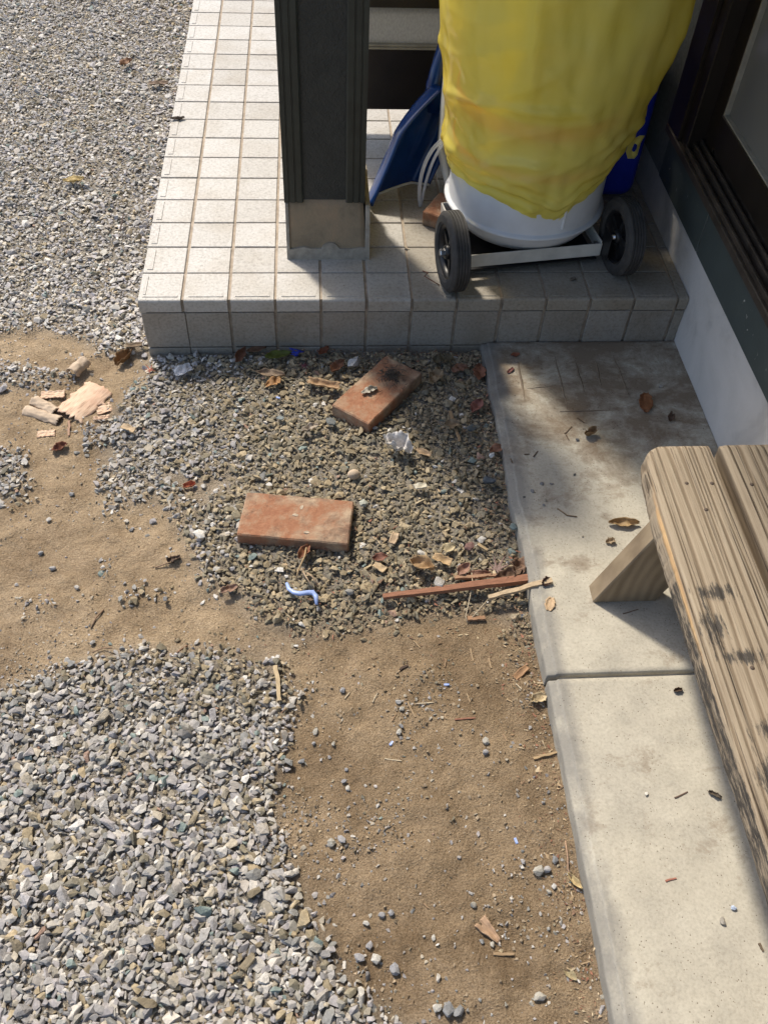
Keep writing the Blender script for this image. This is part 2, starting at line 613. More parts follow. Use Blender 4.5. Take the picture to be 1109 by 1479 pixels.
    c = k.ramp(k.noise(co, 230, 5, 0.65, 0.5), [(0.28, (0.20, 0.11, 0.07)), (0.42, (0.56, 0.39, 0.27)), (0.7, (0.72, 0.56, 0.41))])
    c = k.mix(k.ramp(k.noise(k.coords(), 26, 4), [(0.45, (0, 0, 0)), (0.7, (0.6,) * 3)]), c, (0.56, 0.33, 0.22))
    k.base(c)
    k.rough(0.85)
    k.bump(k.noise(co, 300, 4), 0.6, 0.002)
    M['bark'] = k.m
    simple('bark_inner', (0.46, 0.36, 0.26), 0.8, 0.2, 60, 0.3)
    simple('light_blue_plastic', (0.30, 0.40, 0.70), 0.35, 0.1, 60, 0.05)
    simple('paper', (0.70, 0.67, 0.62), 0.85, 0.15, 40, 0.3)
    simple('dust_wool', (0.085, 0.07, 0.055), 0.95, 0.35, 90, 0.3)
    simple('green_blade', (0.10, 0.22, 0.03), 0.6, 0.2, 60, 0.1)
    simple('shade_eave_sheet', (0.10, 0.08, 0.07), 0.6, 0.2, 20, 0.1)


build_materials()
TOP = 0.16          # porch floor height above the ground
PATH = 0.04         # path surface height

# ------------------------------------------------------------------ ground, gravel
DIRT = [
    [(-0.38, -0.15), (-0.26, -0.13), (-0.17, -0.23), (-0.03, -0.27), (0.07, -0.31), (0.04, -0.39), (0.10, -0.47), (0.13, -0.55), (0.18, -0.65), (0.24, -0.69), (0.31, -0.73), (0.51, -0.77), (0.58, -0.72), (0.69, -0.71), (0.77, -0.72), (0.79, -0.87), (0.79, -1.41), (0.54, -1.39), (0.47, -1.34), (0.42, -1.30), (0.39, -1.22), (0.35, -1.15), (0.31, -1.05), (0.34, -0.96), (0.36, -0.87), (0.33, -0.81), (0.24, -0.78), (0.15, -0.78), (0.06, -0.78), (-0.04, -0.79), (-0.11, -0.82), (-0.22, -0.86)],
    [(-0.43, 0.05), (-0.29, 0.12), (-0.17, 0.07), (-0.11, 0.11), (0.01, 0.06), (0.03, -0.05), (-0.06, -0.12), (-0.05, -0.21), (-0.13, -0.27), (-0.20, -0.20), (-0.38, -0.18)],
    [(0.10, -0.33), (0.19, -0.33), (0.23, -0.40), (0.19, -0.43), (0.15, -0.45), (0.09, -0.39)],
]
GRAV = [
    [(-0.39, -0.26), (-0.23, -0.27), (-0.19, -0.31), (-0.22, -0.39), (-0.36, -0.38)],
    [(-0.36, -0.36), (-0.18, -0.36), (-0.15, -0.43), (-0.21, -0.46), (-0.34, -0.44)],
    [(-0.45, -0.00), (-0.18, -0.03), (-0.18, -0.09), (-0.42, -0.13)],
    [(-0.14, 0.12), (0.01, 0.09), (-0.02, -0.01), (-0.14, 0.01)],
    [(-0.29, -0.04), (-0.13, -0.02), (-0.12, -0.09), (-0.23, -0.12)],
    [(-0.14, -0.24), (-0.03, -0.19), (0.14, -0.10), (0.19, -0.39), (0.09, -0.37), (0.04, -0.37), (0.03, -0.45), (-0.01, -0.50), (-0.05, -0.47), (-0.03, -0.41), (-0.07, -0.37), (-0.04, -0.30), (-0.11, -0.29)],
    [(-0.03, -0.57), (0.01, -0.56), (0.01, -0.63), (-0.02, -0.64)],
    [(0.02, -0.63), (0.10, -0.64), (0.10, -0.69), (0.03, -0.69)],
    [(-0.17, -0.65), (-0.11, -0.65), (-0.09, -0.70), (-0.15, -0.70)],
    [(0.32, -0.73), (0.36, -0.73), (0.37, -0.77), (0.34, -0.78)],
    [(0.72, -0.72), (0.81, -0.73), (0.79, -0.79), (0.72, -0.78)],
]


def gravel_mask_xy(x, y):
    wx = (vnoise(x, y, 22, 3, 3) - 0.5) * 0.075
    wy = (vnoise(x, y, 22, 4, 3) - 0.5) * 0.075
    X, Y = x + wx, y + wy
    g = np.ones(x.shape)
    for p in DIRT:
        g[inpoly(X, Y, p)] = 0.0
    for p in GRAV:
        g[inpoly(X, Y, p)] = 1.0
    return g


GX = np.arange(-1.9, 1.0, 0.012)
GY = np.arange(-2.1, 3.2, 0.012)
_gx, _gy = np.meshgrid(GX, GY, indexing='ij')
GM = gravel_mask_xy(_gx, _gy)
SM = GM.copy()
for _ in range(2):                                    # soft version for heights
    SM = (SM + np.roll(SM, 1, 0) + np.roll(SM, -1, 0) + np.roll(SM, 1, 1) + np.roll(SM, -1, 1)) / 5


WM = GM.copy()
for _ in range(34):                                   # wide version: how gravel thins out
    WM = (WM + np.roll(WM, 1, 0) + np.roll(WM, -1, 0) + np.roll(WM, 1, 1) + np.roll(WM, -1, 1)) / 5


def samp(A, x, y):
    i = np.clip(((np.asarray(x) - GX[0]) / 0.012).round().astype(int), 0, len(GX) - 1)
    j = np.clip(((np.asarray(y) - GY[0]) / 0.012).round().astype(int), 0, len(GY) - 1)
    return A[i, j]


def height(x, y):
    x = np.asarray(x, float)
    y = np.asarray(y, float)
    h = (vnoise(x, y, 3.0, 8, 3) - 0.5) * 0.016 + (vnoise(x, y, 26, 9, 4) - 0.5) * 0.013
    # gravel heaped between the porch and the path
    h = h + 0.010 * np.exp(-(((x - 0.5) / 0.34) ** 2 + ((y + 0.28) / 0.34) ** 2))
    h = h + (vnoise(x, y, 40, 12, 4) - 0.5) * 0.008 * (1 - .6 * samp(SM, x, y))
    return h + 0.006 * samp(SM, x, y)


def surf(x, y):
    """level on which litter comes to rest"""
    return float(height(np.array([x]), np.array([y]))[0]) + 0.0125 * float(samp(SM, x, y)) + 0.001


def make_ground():
    def axis(lo, hi, step):
        a = list(np.arange(lo, hi, step))
        d, v = step, a[0]
        pre = []
        while v > -80:
            d *= 1.6
            v -= d
            pre.append(v)
        d, v = step, a[-1]
        post = []
        while v < 80:
            d *= 1.6
            v += d
            post.append(v)
        return np.array(pre[::-1] + a + post)
    ax, ay = axis(-1.5, 0.86, 0.0065), axis(-1.75, 2.5, 0.0075)
    X, Y = np.meshgrid(ax, ay, indexing='ij')
    x, y = X.ravel(), Y.ravel()
    z = height(x, y)
    fine = (x > -1.6) & (x < 0.95) & (y > -1.9) & (y < 2.6)
    z = np.where(fine, z, z * 0.3)
    nx, ny = len(ax), len(ay)
    idx = np.arange(nx * ny).reshape(nx, ny)
    quads = np.stack([idx[:-1, :-1], idx[1:, :-1], idx[1:, 1:], idx[:-1, 1:]], -1).reshape(-1, 4)
    me = bpy.data.meshes.new('ground')
    me.vertices.add(nx * ny)
    me.vertices.foreach_set('co', np.stack([x, y, z], 1).ravel())
    me.loops.add(quads.size)
    me.loops.foreach_set('vertex_index', quads.ravel())
    me.polygons.add(len(quads))
    me.polygons.foreach_set('loop_start', np.arange(0, quads.size, 4))
    me.polygons.foreach_set('loop_total', np.full(len(quads), 4))
    me.polygons.foreach_set('use_smooth', np.ones(len(quads), bool))
    me.update()
    at = me.attributes.new('damp', 'FLOAT', 'POINT')
    g = np.where(fine, samp(SM, x, y), 0.8)
    side = np.clip((x - 0.25) / 0.15, 0, 1) * np.clip((-0.55 - y) / .15, 0, 1) * (.6 + .8 * vnoise(x, y, 5, 33, 3))
    band = np.clip(1 - np.abs(x - 0.62) / 0.3, 0, 1) * (y < -0.6)
    a2 = me.attributes.new('fines', 'FLOAT', 'POINT')
    a2.data.foreach_set('value', np.clip(np.where(fine, samp(WM, x, y), .9) * 1.5 - .55, 0, .85))
    at.data.foreach_set('value', np.clip( 0.05 * band + 0.42 * side, 0, 1))
    o = link('ground', me, M['dirt'])
    o['kind'] = 'structure'
    return o


ground = make_ground()


def hull_template(npts, seed, flat, elong):
    r = random.Random(seed)
    bm = bmesh.new()
    for i in range(npts):
        v = Vector((r.gauss(0, 1), r.gauss(0, 1), r.gauss(0, 1))).normalized()
        q = r.uniform(0.86, 1.08)
        bm.verts.new((v.x * q, v.y * q * elong, v.z * q * flat))
    res = bmesh.ops.convex_hull(bm, input=bm.verts[:])
    for v in [v for v in bm.verts if not v.link_faces]:
        bm.verts.remove(v)
    bmesh.ops.triangulate(bm, faces=bm.faces[:])
    bmesh.ops.recalc_face_normals(bm, faces=bm.faces[:])
    bm.verts.index_update()
    V = np.array([v.co[:] for v in bm.verts]) * 0.5
    F = np.array([[v.index for v in f.verts] for f in bm.faces])
    bm.free()
    return V, F


TEMPL = [hull_template(10 + i % 6, 100 + i, 0.28 + 0.04 * (i % 8), 0.52 + 0.06 * (i % 7)) for i in range(44)]
FLAKE = [hull_template(7, 500 + i, .25, .6) for i in range(8)]
STRAWT = [hull_template(7, 600 + i, .10, (.12, .35, .2, .5)[i % 4]) for i in range(8)]
GRITT = [hull_template(7 + i % 2, 300 + i, 0.6, 0.8) for i in range(12)]

PAL_GREY = np.array([(0.36, 0.355, 0.36), (0.44, 0.435, 0.435), (0.33, 0.325, 0.335), (0.50, 0.49, 0.475), (0.40, 0.375, 0.35),
                     (0.46, 0.42, 0.35), (0.29, 0.295, 0.295), (0.56, 0.54, 0.51), (0.36, 0.35, 0.32), (0.385, 0.37, 0.385), (0.42, 0.41, 0.43)])
PAL_DUSTY = np.array([(0.30, 0.265, 0.20), (0.36, 0.315, 0.235), (0.24, 0.215, 0.17), (0.41, 0.355, 0.265), (0.25, 0.235, 0.19),
                      (0.33, 0.30, 0.245), (0.45, 0.40, 0.31), (0.28, 0.265, 0.22), (0.22, 0.215, 0.19)])


def stone_colour(x, y, n):
    dust = np.clip((x - 0.0) / 0.32, 0, 1) * np.clip((y + 0.95) / 0.2, 0, 1)
    dust = np.clip(dust * 0.9 + 0.12, 0, 1)
    pick = rng.random(n) < dust
    c = np.where(pick[:, None], PAL_DUSTY[rng.integers(0, len(PAL_DUSTY), n)], PAL_GREY[rng.integers(0, len(PAL_GREY), n)])
    c = c * np.where(pick[:, None], np.array((0.95, 0.885, 0.76)), np.array((0.985, 0.96, 0.91)))
    c = c * rng.uniform(0.86, 1.2, (n, 1)) * np.where(y > -.05, 1.18, .91)[:, None]
    odd = rng.random(n)
    c[odd < 0.004] = (0.36, 0.24, 0.18)
    c[(odd > 0.012) & (odd < 0.03)] = (0.62, 0.60, 0.56)
    c[(odd > 0.03) & (odd < 0.045)] = (0.22, 0.27, 0.25)
    return c


def rotmats(n, tilt):
    yaw = rng.uniform(0, 2 * np.pi, n)
    ta = rng.uniform(0, 2 * np.pi, n)
    t = rng.normal(0, tilt, n)
    kx, ky = np.cos(ta), np.sin(ta)
    c, s = np.cos(t), np.sin(t)
    Rt = np.zeros((n, 3, 3))
    Rt[:, 0, 0] = c + kx * kx * (1 - c)
    Rt[:, 0, 1] = kx * ky * (1 - c)
    Rt[:, 0, 2] = ky * s
    Rt[:, 1, 0] = kx * ky * (1 - c)
    Rt[:, 1, 1] = c + ky * ky * (1 - c)
    Rt[:, 1, 2] = -kx * s
    Rt[:, 2, 0] = -ky * s
    Rt[:, 2, 1] = kx * s
    Rt[:, 2, 2] = c
    Rz = np.zeros((n, 3, 3))
    Rz[:, 0, 0] = np.cos(yaw)
    Rz[:, 0, 1] = -np.sin(yaw)
    Rz[:, 1, 0] = np.sin(yaw)
    Rz[:, 1, 1] = np.cos(yaw)
    Rz[:, 2, 2] = 1
    return Rt @ Rz


def bake_stones(name, pos, size, col, templates, tilt, mat):
    n = len(pos)
    rot = rotmats(n, tilt)
    which = rng.integers(0, len(templates), n)
    VV, FF, CC = [], [], []
    off = 0
    for t, (V, F) in enumerate(templates):
        s = np.nonzero(which == t)[0]
        if len(s) == 0:
            continue
        v = np.einsum('nij,vj->nvi', rot[s], V) * size[s][:, None, None] + pos[s][:, None, :]
        f = F[None] + (np.arange(len(s)) * len(V))[:, None, None] + off
        off += len(s) * len(V)
        VV.append(v.reshape(-1, 3))
        FF.append(f.reshape(-1, 3))
        CC.append(np.repeat(col[s], len(V), 0))
    V, F, K = np.concatenate(VV), np.concatenate(FF), np.concatenate(CC)
    me = bpy.data.meshes.new(name)
    me.vertices.add(len(V))
    me.vertices.foreach_set('co', V.ravel())
    me.loops.add(F.size)
    me.loops.foreach_set('vertex_index', F.ravel().astype(np.int32))
    me.polygons.add(len(F))
    me.polygons.foreach_set('loop_start', np.arange(0, F.size, 3))
    me.polygons.foreach_set('loop_total', np.full(len(F), 3))
    me.update()
    me.shade_flat()
    a = me.attributes.new('Col', 'FLOAT_COLOR', 'POINT')
    a.data.foreach_set('color', np.concatenate([K, np.ones((len(K), 1))], 1).ravel())
    return link(name, me, mat, ground)


def clear_of_built(x, y, m=0.004):
    on_porch = (x > 0.004 - m) & (y > -m)
    on_path = x > 0.770 - m
    return ~(on_porch | on_path)


def make_gravel():
    P, S = [], []
    for (y0, y1, s) in ((-1.75, 0.35, 0.0080), (0.35, 2.5, 0.0092)):
        xs, ys = np.meshgrid(np.arange(-1.35, 0.772, s), np.arange(y0, y1, s), indexing='ij')
        x = xs.ravel() + rng.uniform(-0.5, 0.5, xs.size) * s
        y = ys.ravel() + rng.uniform(-0.5, 0.5, xs.size) * s
        ok = clear_of_built(x, y)
        # only where the frame or a step beside it can see
        ok &= x > (-0.62 - 0.30 * np.clip(y + 0.5, 0, 3))
        x, y = x[ok], y[ok]
        g = gravel_mask_xy(x, y)
        wm = samp(WM, x, y)
        keep = rng.random(len(x)) < np.where(g > 0.5, np.clip(wm * 1.9 - .30, .50, 1), 0.012 + 0.30 * np.clip(wm - .03, 0, 1))
        x, y, g = x[keep], y[keep], g[keep]
        sz = np.exp(rng.normal(math.log(0.0116), 0.38, len(x)))
        sz *= np.where((y < -0.75) & (x < 0.45), 1.0 + 0.28 * np.clip((-0.75 - y) / 0.4, 0, 1), 1.0)
        sz = np.clip(sz * (.72 + .28 * np.clip(wm[keep] * 1.5 - .3, 0, 1)), 0.0045, 0.032)
        sz = np.where(g > 0.5, sz, sz * rng.uniform(0.45, 0.95, len(x)))
        z = height(x, y) + np.where(g > 0.5, rng.uniform(0.0, 0.0065, len(x)), sz * 0.10)
        P.append(np.stack([x, y, z], 1))
        S.append(sz)
    P, S = np.concatenate(P), np.concatenate(S)
    col = stone_colour(P[:, 0], P[:, 1], len(P))
    # the largest stones in the picture are objects of their own
    camp = np.array(cam.matrix_world.translation)
    d = P - camp
    r_, u_, f_ = np.array(r2), np.array(u2), np.array(fw)
    dep = d @ f_
    uu, vv = (d @ r_) / dep, (d @ u_) / dep
    vis = (np.abs(uu) < 0.415) & (np.abs(vv) < 0.555)
    score = np.where(vis, S / dep, 0) * (P[:, 2] - height(P[:, 0], P[:, 1]) > 0.004)
    order = np.argsort(-score)[:290]
    meshes = []
    for i, (V, F) in enumerate(TEMPL):
        me = mesh('stone', V, [tuple(int(q) for q in f) for f in F])
        me.materials.append(M['stone'])
        meshes.append(me)
    for q, i in enumerate(order):
        o = bpy.data.objects.new('stone', meshes[q % len(meshes)])
        C.objects.link(o)
        o.parent = ground
        o.location = P[i]
        o.location.z += 0.001
        o.scale = (S[i],) * 3
        o.rotation_euler = (R.gauss(0, 0.3), R.gauss(0, 0.3), R.uniform(0, 6.28))
        o.color = (*col[i], 1)
    rest = np.ones(len(P), bool)
    rest[order] = False
    g = bake_stones('gravel', P[rest], S[rest], col[rest], TEMPL, 0.42, M['gravel'])
    g['kind'] = 'stuff'
    # small grit pressed into the dirt
    n = 80000
    x, y = rng.uniform(-0.75, 0.772, n), rng.uniform(-1.6, 0.3, n)
    ok = clear_of_built(x, y)
    cl = vnoise(x, y, 9, 21, 3)
    ok &= rng.random(n) < np.clip((cl - 0.36) * 3.0, 0.12, 1) * np.where(y < -.75, 1.0, .35)
    x, y = x[ok], y[ok]
    sz = np.exp(rng.normal(math.log(0.0036), 0.45, len(x))) * np.where(y < -.8, 1.3, 1.0)
    sz = np.clip(sz, 0.0014, 0.009)
    z = height(x, y) + sz * np.where(y < -.8, .16, .06)
    c = stone_colour(x, y, len(x))
    earth = rng.random(len(x)) < np.where(y < -.8, .45, .6)
    c[earth] = np.array((0.30, 0.235, 0.16)) * rng.uniform(0.75, 1.3, (earth.sum(), 1))
    g2 = bake_stones('grit', np.stack([x, y, z], 1), sz, c, GRITT, 0.6, M['gravel'])
    g2['kind'] = 'stuff'


make_gravel()

# ------------------------------------------------------------------ porch
porch = box('porch', (0.012, 0.008, -0.12), (1.2235, 2.45, TOP - 0.0035), M['grout'])
tag(porch, 'raised porch floor of pale square stone-grain tiles with sandy joints', 'porch')


def tile_mesh(w, d, t=0.012, ribs=(), nose=None):
    """tile with its upper face at z=0; nose: depth of a turned-down front edge"""
    bm = bmesh.new()
    if nose:
        rr = 0.006
        prof = [(d, 0), (rr, 0)]
        for k in range(1, 4):
            a = math.pi / 2 * k / 4
            prof.append((rr - rr * math.sin(a), -rr + rr * math.cos(a)))
        prof += [(0, -rr), (0, -nose + 0.001), (0.001, -nose), (0.008, -nose), (0.008, -t), (d, -t)]
        prism_bm(prof, 0, w, 'x', bm=bm)
        bmesh.ops.bevel(bm, geom=[e for e in bm.edges if abs(e.verts[0].co.x - e.verts[1].co.x) < 1e-6 and len(e.link_faces) == 2 and max(v.co.z for v in e.verts) > -nose + 0.0005 and min(v.co.y for v in e.verts) < d and max(abs(v.co.z) for v in e.verts) < nose],
                        offset=0.0006, segments=1, affect='EDGES')
    else:
        box_bm((0, 0, -t), (w, d, 0), 0.0016, 2, bm)
    for (x0, y0, x1, y1) in ribs:
        box_bm((x0, y0, -0.001), (x1, y1, 0.0013), 0.0006, 1, bm)
    return bm_mesh('tile', bm)


PW, PD = 0.0935, 0.0955
T_PLAIN = tile_mesh(PW, PD)
T_LEFT = tile_mesh(0.0905, PD, ribs=[(0.008, 0.010, 0.021, 0.086)])
T_FRONT = tile_mesh(PW, 0.0975, nose=0.031, ribs=[(0.010, 0.0125, 0.085, 0.0185)])
T_CORNER = tile_mesh(0.0905, 0.0975, nose=0.031, ribs=[(0.009, 0.0125, 0.084, 0.0185), (0.009, 0.022, 0.015, 0.088)])
T_RISER = tile_mesh(PW, 0.0945)
T_FOOT = tile_mesh(PW, 0.05)
T_STRIP = tile_mesh(0.0205, PD)
T_STRIPF = tile_mesh(0.0205, 0.0975, nose=0.031)
for me in (T_PLAIN, T_LEFT, T_FRONT, T_CORNER, T_RISER, T_FOOT, T_STRIP, T_STRIPF):
    me.materials.append(M['tile'])


def put(name, me, loc, rot=(0, 0, 0), col=(1, 1, 1)):
    o = bpy.data.objects.new(name, me)
    C.objects.link(o)
    o.parent = porch
    o.location = (loc[0] + R.uniform(-.0005, .0005), loc[1] + R.uniform(-.0004, .0004), loc[2] + R.uniform(-.0004, .0004))
    o.rotation_euler = rot
    o.color = (*col, 1)
    return o


for j in range(22):
    for i in range(13):
        if j >= 10 and i > 6:
            continue
        soil_shade = (1, 1, 1) if (i < 6 or j > 5) else (0.72, 0.68, 0.61)  # tile grime near the cart, with the shade there put into the colour too
        if j == 0:
            if i == 0:
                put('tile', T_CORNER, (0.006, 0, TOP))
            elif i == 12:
                put('tile', T_STRIPF, (1.2025, 0, TOP), col=soil_shade)
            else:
                put('tile', T_FRONT, (i * 0.1 + 0.00325, 0, TOP), col=soil_shade)
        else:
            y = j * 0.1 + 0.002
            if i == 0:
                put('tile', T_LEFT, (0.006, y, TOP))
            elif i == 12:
                put('tile', T_STRIP, (1.2025, y, TOP), col=soil_shade)
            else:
                put('tile', T_PLAIN, (i * 0.1 + 0.00325, y, TOP), col=soil_shade)
RX = (math.pi / 2, 0, 0)
for i in range(13):  # front riser colours darkened to deepen the shade on this face
    x = 0.008 if i == 0 else i * 0.1 + 0.00325
    if i < 12:
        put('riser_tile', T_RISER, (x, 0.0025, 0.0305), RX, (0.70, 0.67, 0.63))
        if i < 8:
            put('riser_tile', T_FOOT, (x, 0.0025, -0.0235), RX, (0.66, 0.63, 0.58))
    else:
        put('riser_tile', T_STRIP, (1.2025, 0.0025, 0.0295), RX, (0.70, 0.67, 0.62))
for j in range(18):
    put('riser_tile', T_RISER, (0.007, j * 0.1 + 0.097, 0.0585), (math.pi / 2, 0, -math.pi / 2))

# ------------------------------------------------------------------ path
def make_path():
    core = box('path', (0.792, -2.6, -0.15), (1.2235, -0.001, PATH - 0.012), M['concrete_edge'])
    core['kind'] = 'structure'
    for (y0, y1) in ((-0.8715, 0.0015), (-1.80, -0.8785)):
        xs = [0.768, 0.7682, 0.7690, 0.7705, 0.7815, 0.7825, 0.7845, 0.7865] + list(np.linspace(0.82, 1.2235, 30))
        zs = [-0.06, 0.030, 0.0345, 0.0356, 0.0362, 0.0368, 0.0398, 0.0402] + [0.040] * 30
        ys = list(np.linspace(y0 + 0.003, y1 - 0.003, 110))
        ys = [y0, y0 + 0.0008] + ys + [y1 - 0.0008, y1]
        V = []
        for j, y in enumerate(ys):
            e = min(j, len(ys) - 1 - j)
            drop = (0.03, 0.0022, 0.0)[min(e, 2)]
            for i, (x, z) in enumerate(zip(xs, zs)):
                w = 0.0
                if i < 10:
                    w = (mnoise.noise((y * 7, 0.3, 2.0)) * 0.007 + mnoise.noise((y * 40, 1.3, 0.2)) * 0.0022) * (1 - max(i - 7, 0) / 3)
                    w *= 1.4 if y > -0.5 else 0.45
                zz = z + (mnoise.noise((x * 9, y * 9, 0)) * 0.0010 + mnoise.noise((x * 45, y * 45, 3)) * 0.0006 if i > 1 else 0)
                if i > 6 and y > -0.5:
                    zz -= 0.0
                V.append((x + w, y, zz - (drop if i > 0 else 0)))
        n = len(xs)
        F = [(a * n + b, a * n + b + 1, (a + 1) * n + b + 1, (a + 1) * n + b) for a in range(len(ys) - 1) for b in range(n - 1)]
        o = link('path_slab', mesh('path_slab', V, F, True), M['concrete'], core)
    # ridges left by the formwork in the surface near the porch
    bm = bmesh.new()
    for (ax, ay), (bx, by), w in (
            ((0.841, -0.071), (0.838, -0.198), .0032), ((0.930, -0.051), (0.926, -0.226), .0032), ((0.972, -0.044), (0.973, -0.176), .004),
            ((1.021, -0.066), (1.015, -0.152), .004), ((1.062, -0.025), (1.073, -0.185), .003), ((0.849, -0.159), (0.934, -0.153), .002),
            ((0.908, -0.234), (1.049, -0.230), .002)):
        d = Vector((bx - ax, by - ay, 0))
        s = Vector((-d.y, d.x, 0)).normalized() * w * 1.5
        n = 7
        prev = None
        for q in range(n):
            t = q / (n - 1)
            c = Vector((ax, ay, PATH)) + d * t + s * R.uniform(-.25, .25)
            k = math.sin(math.pi * min(max(t, 0.06), 0.94)) ** 0.4
            row = [bm.verts.new(c - s * k + Vector((0, 0, -.002))), bm.verts.new(c + Vector((0, 0, .0026 * k * R.uniform(.5, 1)))), bm.verts.new(c + s * k + Vector((0, 0, -.002)))]
            if prev:
                bm.faces.new((prev[0], prev[1], row[1], row[0]))
                bm.faces.new((prev[1], prev[2], row[2], row[1]))
            prev = row
    link('formwork_ridges', bm_mesh('formwork_ridges', bm), M['path_soil'], core)
    return core


path = make_path()


def crumbs():
    # fine soil and leaf crumbs swept onto the path near the porch
    n = 2600
    x = rng.uniform(.79, 1.215, n)
    y = -np.abs(rng.normal(0, .36, n)) - .004
    cl = vnoise(x, y, 11, 41, 4)
    ok = (rng.random(n) < np.clip((cl - .42) * 5, .05, 1)) & (y > -1.5)
    x, y = x[ok], y[ok]
    sz = np.clip(np.exp(rng.normal(math.log(.0022), .45, len(x))), .001, .007)
    c = np.array([(.12, .085, .055), (.20, .14, .085), (.09, .07, .05), (.30, .24, .17)])[rng.integers(0, 4, len(x))]
    o = bake_stones('soil_crumbs', np.stack([x, y, PATH + sz * .12], 1), sz, c, FLAKE, .25, M['gravel'])
    o.parent = path
    o['kind'] = 'stuff'
    n = 900
    x, y = rng.uniform(.45, 1.21, n), np.abs(rng.normal(0, .16, n)) + .004
    sz = np.clip(np.exp(rng.normal(math.log(.0018), .5, n)), .0008, .006)
    ok = (rng.random(n) < np.clip((vnoise(x, y, 9, 51, 3) - .35) * 4, .08, 1)) & ~((x < .52) & (y > .14))
    x, y, sz = x[ok], y[ok], sz[ok]
    c = np.array([(.12, .085, .055), (.22, .16, .10), (.32, .26, .19)])[rng.integers(0, 3, len(x))]
    o = bake_stones('soil_crumbs', np.stack([x, y, TOP + sz * .1], 1), sz, c, FLAKE, .25, M['gravel'])
    o.parent = porch
    o['kind'] = 'stuff'
    # straw and leaf crumbs along the path edge, the lath and the riser
    n = 3400
    x = np.concatenate([.768 - np.abs(rng.normal(0, .035, n // 2)), rng.uniform(.25, .765, n - n // 2)])
    y = np.concatenate([rng.uniform(-1.5, -.02, n // 2), np.where(rng.random(n - n // 2) < .5, -np.abs(rng.normal(.01, .03, n - n // 2)), rng.normal(-.66, .09, n - n // 2))])
    ok = clear_of_built(x, y, .003)
    x, y = x[ok], y[ok]
    sz = np.clip(np.exp(rng.normal(math.log(.006), .5, len(x))), .002, .018)
    z = height(x, y) + .011 * samp(SM, x, y) + .0015
    c = np.array([(.42, .31, .19), (.30, .20, .12), (.20, .125, .08), (.52, .42, .28), (.30, .14, .09)])[rng.integers(0, 5, len(x))]
    o = bake_stones('leaf_crumbs', np.stack([x, y, z], 1), sz, c, STRAWT, .22, M['gravel'])
    o['kind'] = 'stuff'


crumbs()

# ------------------------------------------------------------------ house wall with window
WX = 1.225
house = empty('house_wall', (WX, 0.3, 0.0))
tag(house, 'house wall with white mortar base, dark green siding and brown window', 'wall')


def hp(name, lo, hi, mat, parent=None, bevel=0.0015):
    """box part of the house; coordinates relative to the house base"""
    p = parent or house
    o = box(name, lo, hi, mat, None, bevel)
    off = Vector((WX, 0.3, 0.0))
    for v in o.data.vertices:
        v.co = v.co - off
    o.parent = p
    return o


def make_house():
    # foundation: mortar face, slightly uneven
    ys = np.linspace(-3.0, 3.2, 260)
    zs = np.linspace(-0.1, 0.268, 18)
    V, F = [], []
    for y in ys:
        for z in zs:
            V.append((mnoise.noise((y * 5, z * 8, 0)) * 0.0022 + mnoise.noise((y * 24, z * 24, 4)) * 0.0012 - 0.001, y - 0.3, z))
        V.append((0.20, y - 0.3, 0.268))
    n = len(zs) + 1
    F = [(a * n + b, a * n + b + 1, (a + 1) * n + b + 1, (a + 1) * n + b) for a in range(len(ys) - 1) for b in range(n - 1)]
    link('foundation', mesh('foundation', V, F, True), M['foundation'], house)
    # lower siding boards under the window, joints between them
    for y0, y1 in ((-2.2, -0.905), (-0.9, 0.0255), (0.0285, 0.345)):
        hp('siding_board', (1.213, y0, 0.262), (1.30, y1, 0.372), M['siding'])
    hp('siding_board', (1.215, 0.3465, 0.262), (1.30, 3.2, 2.9), M['siding_plain'], bevel=0.002)
    hp('siding_board', (1.215, -2.2, 2.05), (1.30, 0.344, 2.9), M['siding_plain'], bevel=0.002)
    hp('siding_board', (1.215, -3.0, 0.262), (1.30, -2.203, 2.9), M['siding_plain'], bevel=0.002)
    # window
    win = empty('window')
    win.parent = house
    jm, wm = M['brown_metal'], M['worn_brown_metal']
    hp('sill', (1.196, -2.2, 0.374), (1.30, 0.3445, 0.392), wm, win, 0.002)
    hp('jamb', (1.198, 0.262, 0.3925), (1.30, 0.3445, 2.05), jm, win, 0.002)
    hp('jamb', (1.206, 0.222, 0.3925), (1.30, 0.2615, 2.05), jm, win, 0.002)
    for x0, z1 in ((1.203, 0.404), (1.2185, 0.411), (1.232, 0.417), (1.246, 0.428)):
        hp('rail', (x0, -2.2, 0.3925), (x0 + 0.0055, 0.2215, z1), wm, win, 0.001)
    hp('head', (1.20, -2.2, 2.0), (1.30, 0.2215, 2.0495), jm, win, 0.002)
    sash = empty('sash')
    sash.parent = win
    hp('sash_frame', (1.240, 0.166, 0.4125), (1.270, 0.2205, 1.995), jm, win, 0.0015)
    hp('sash_frame', (1.236, -2.2, 0.4285), (1.270, 0.1655, 0.4985), jm, win, 0.0015)
    hp('glazing_bead', (1.238, -2.2, 0.4988), (1.255, 0.1585, 0.5022), M['bead'], win, 0.0006)
    hp('glazing_bead', (1.238, 0.1588, 0.4988), (1.255, 0.1655, 1.995), M['bead'], win, 0.0006)
    hp('pane', (1.248, -2.2, 0.5025), (1.254, 0.1583, 1.995), M['window_glass'], win, 0)
    bpy.data.objects.remove(sash)


make_house()

# the eave above the frame, unseen, made deep to keep sun off the wall
hp('shade_eave', (0.22, -3.0, 2.62), (1.36, 3.2, 2.70), M['shade_eave_sheet'], bevel=0.006)

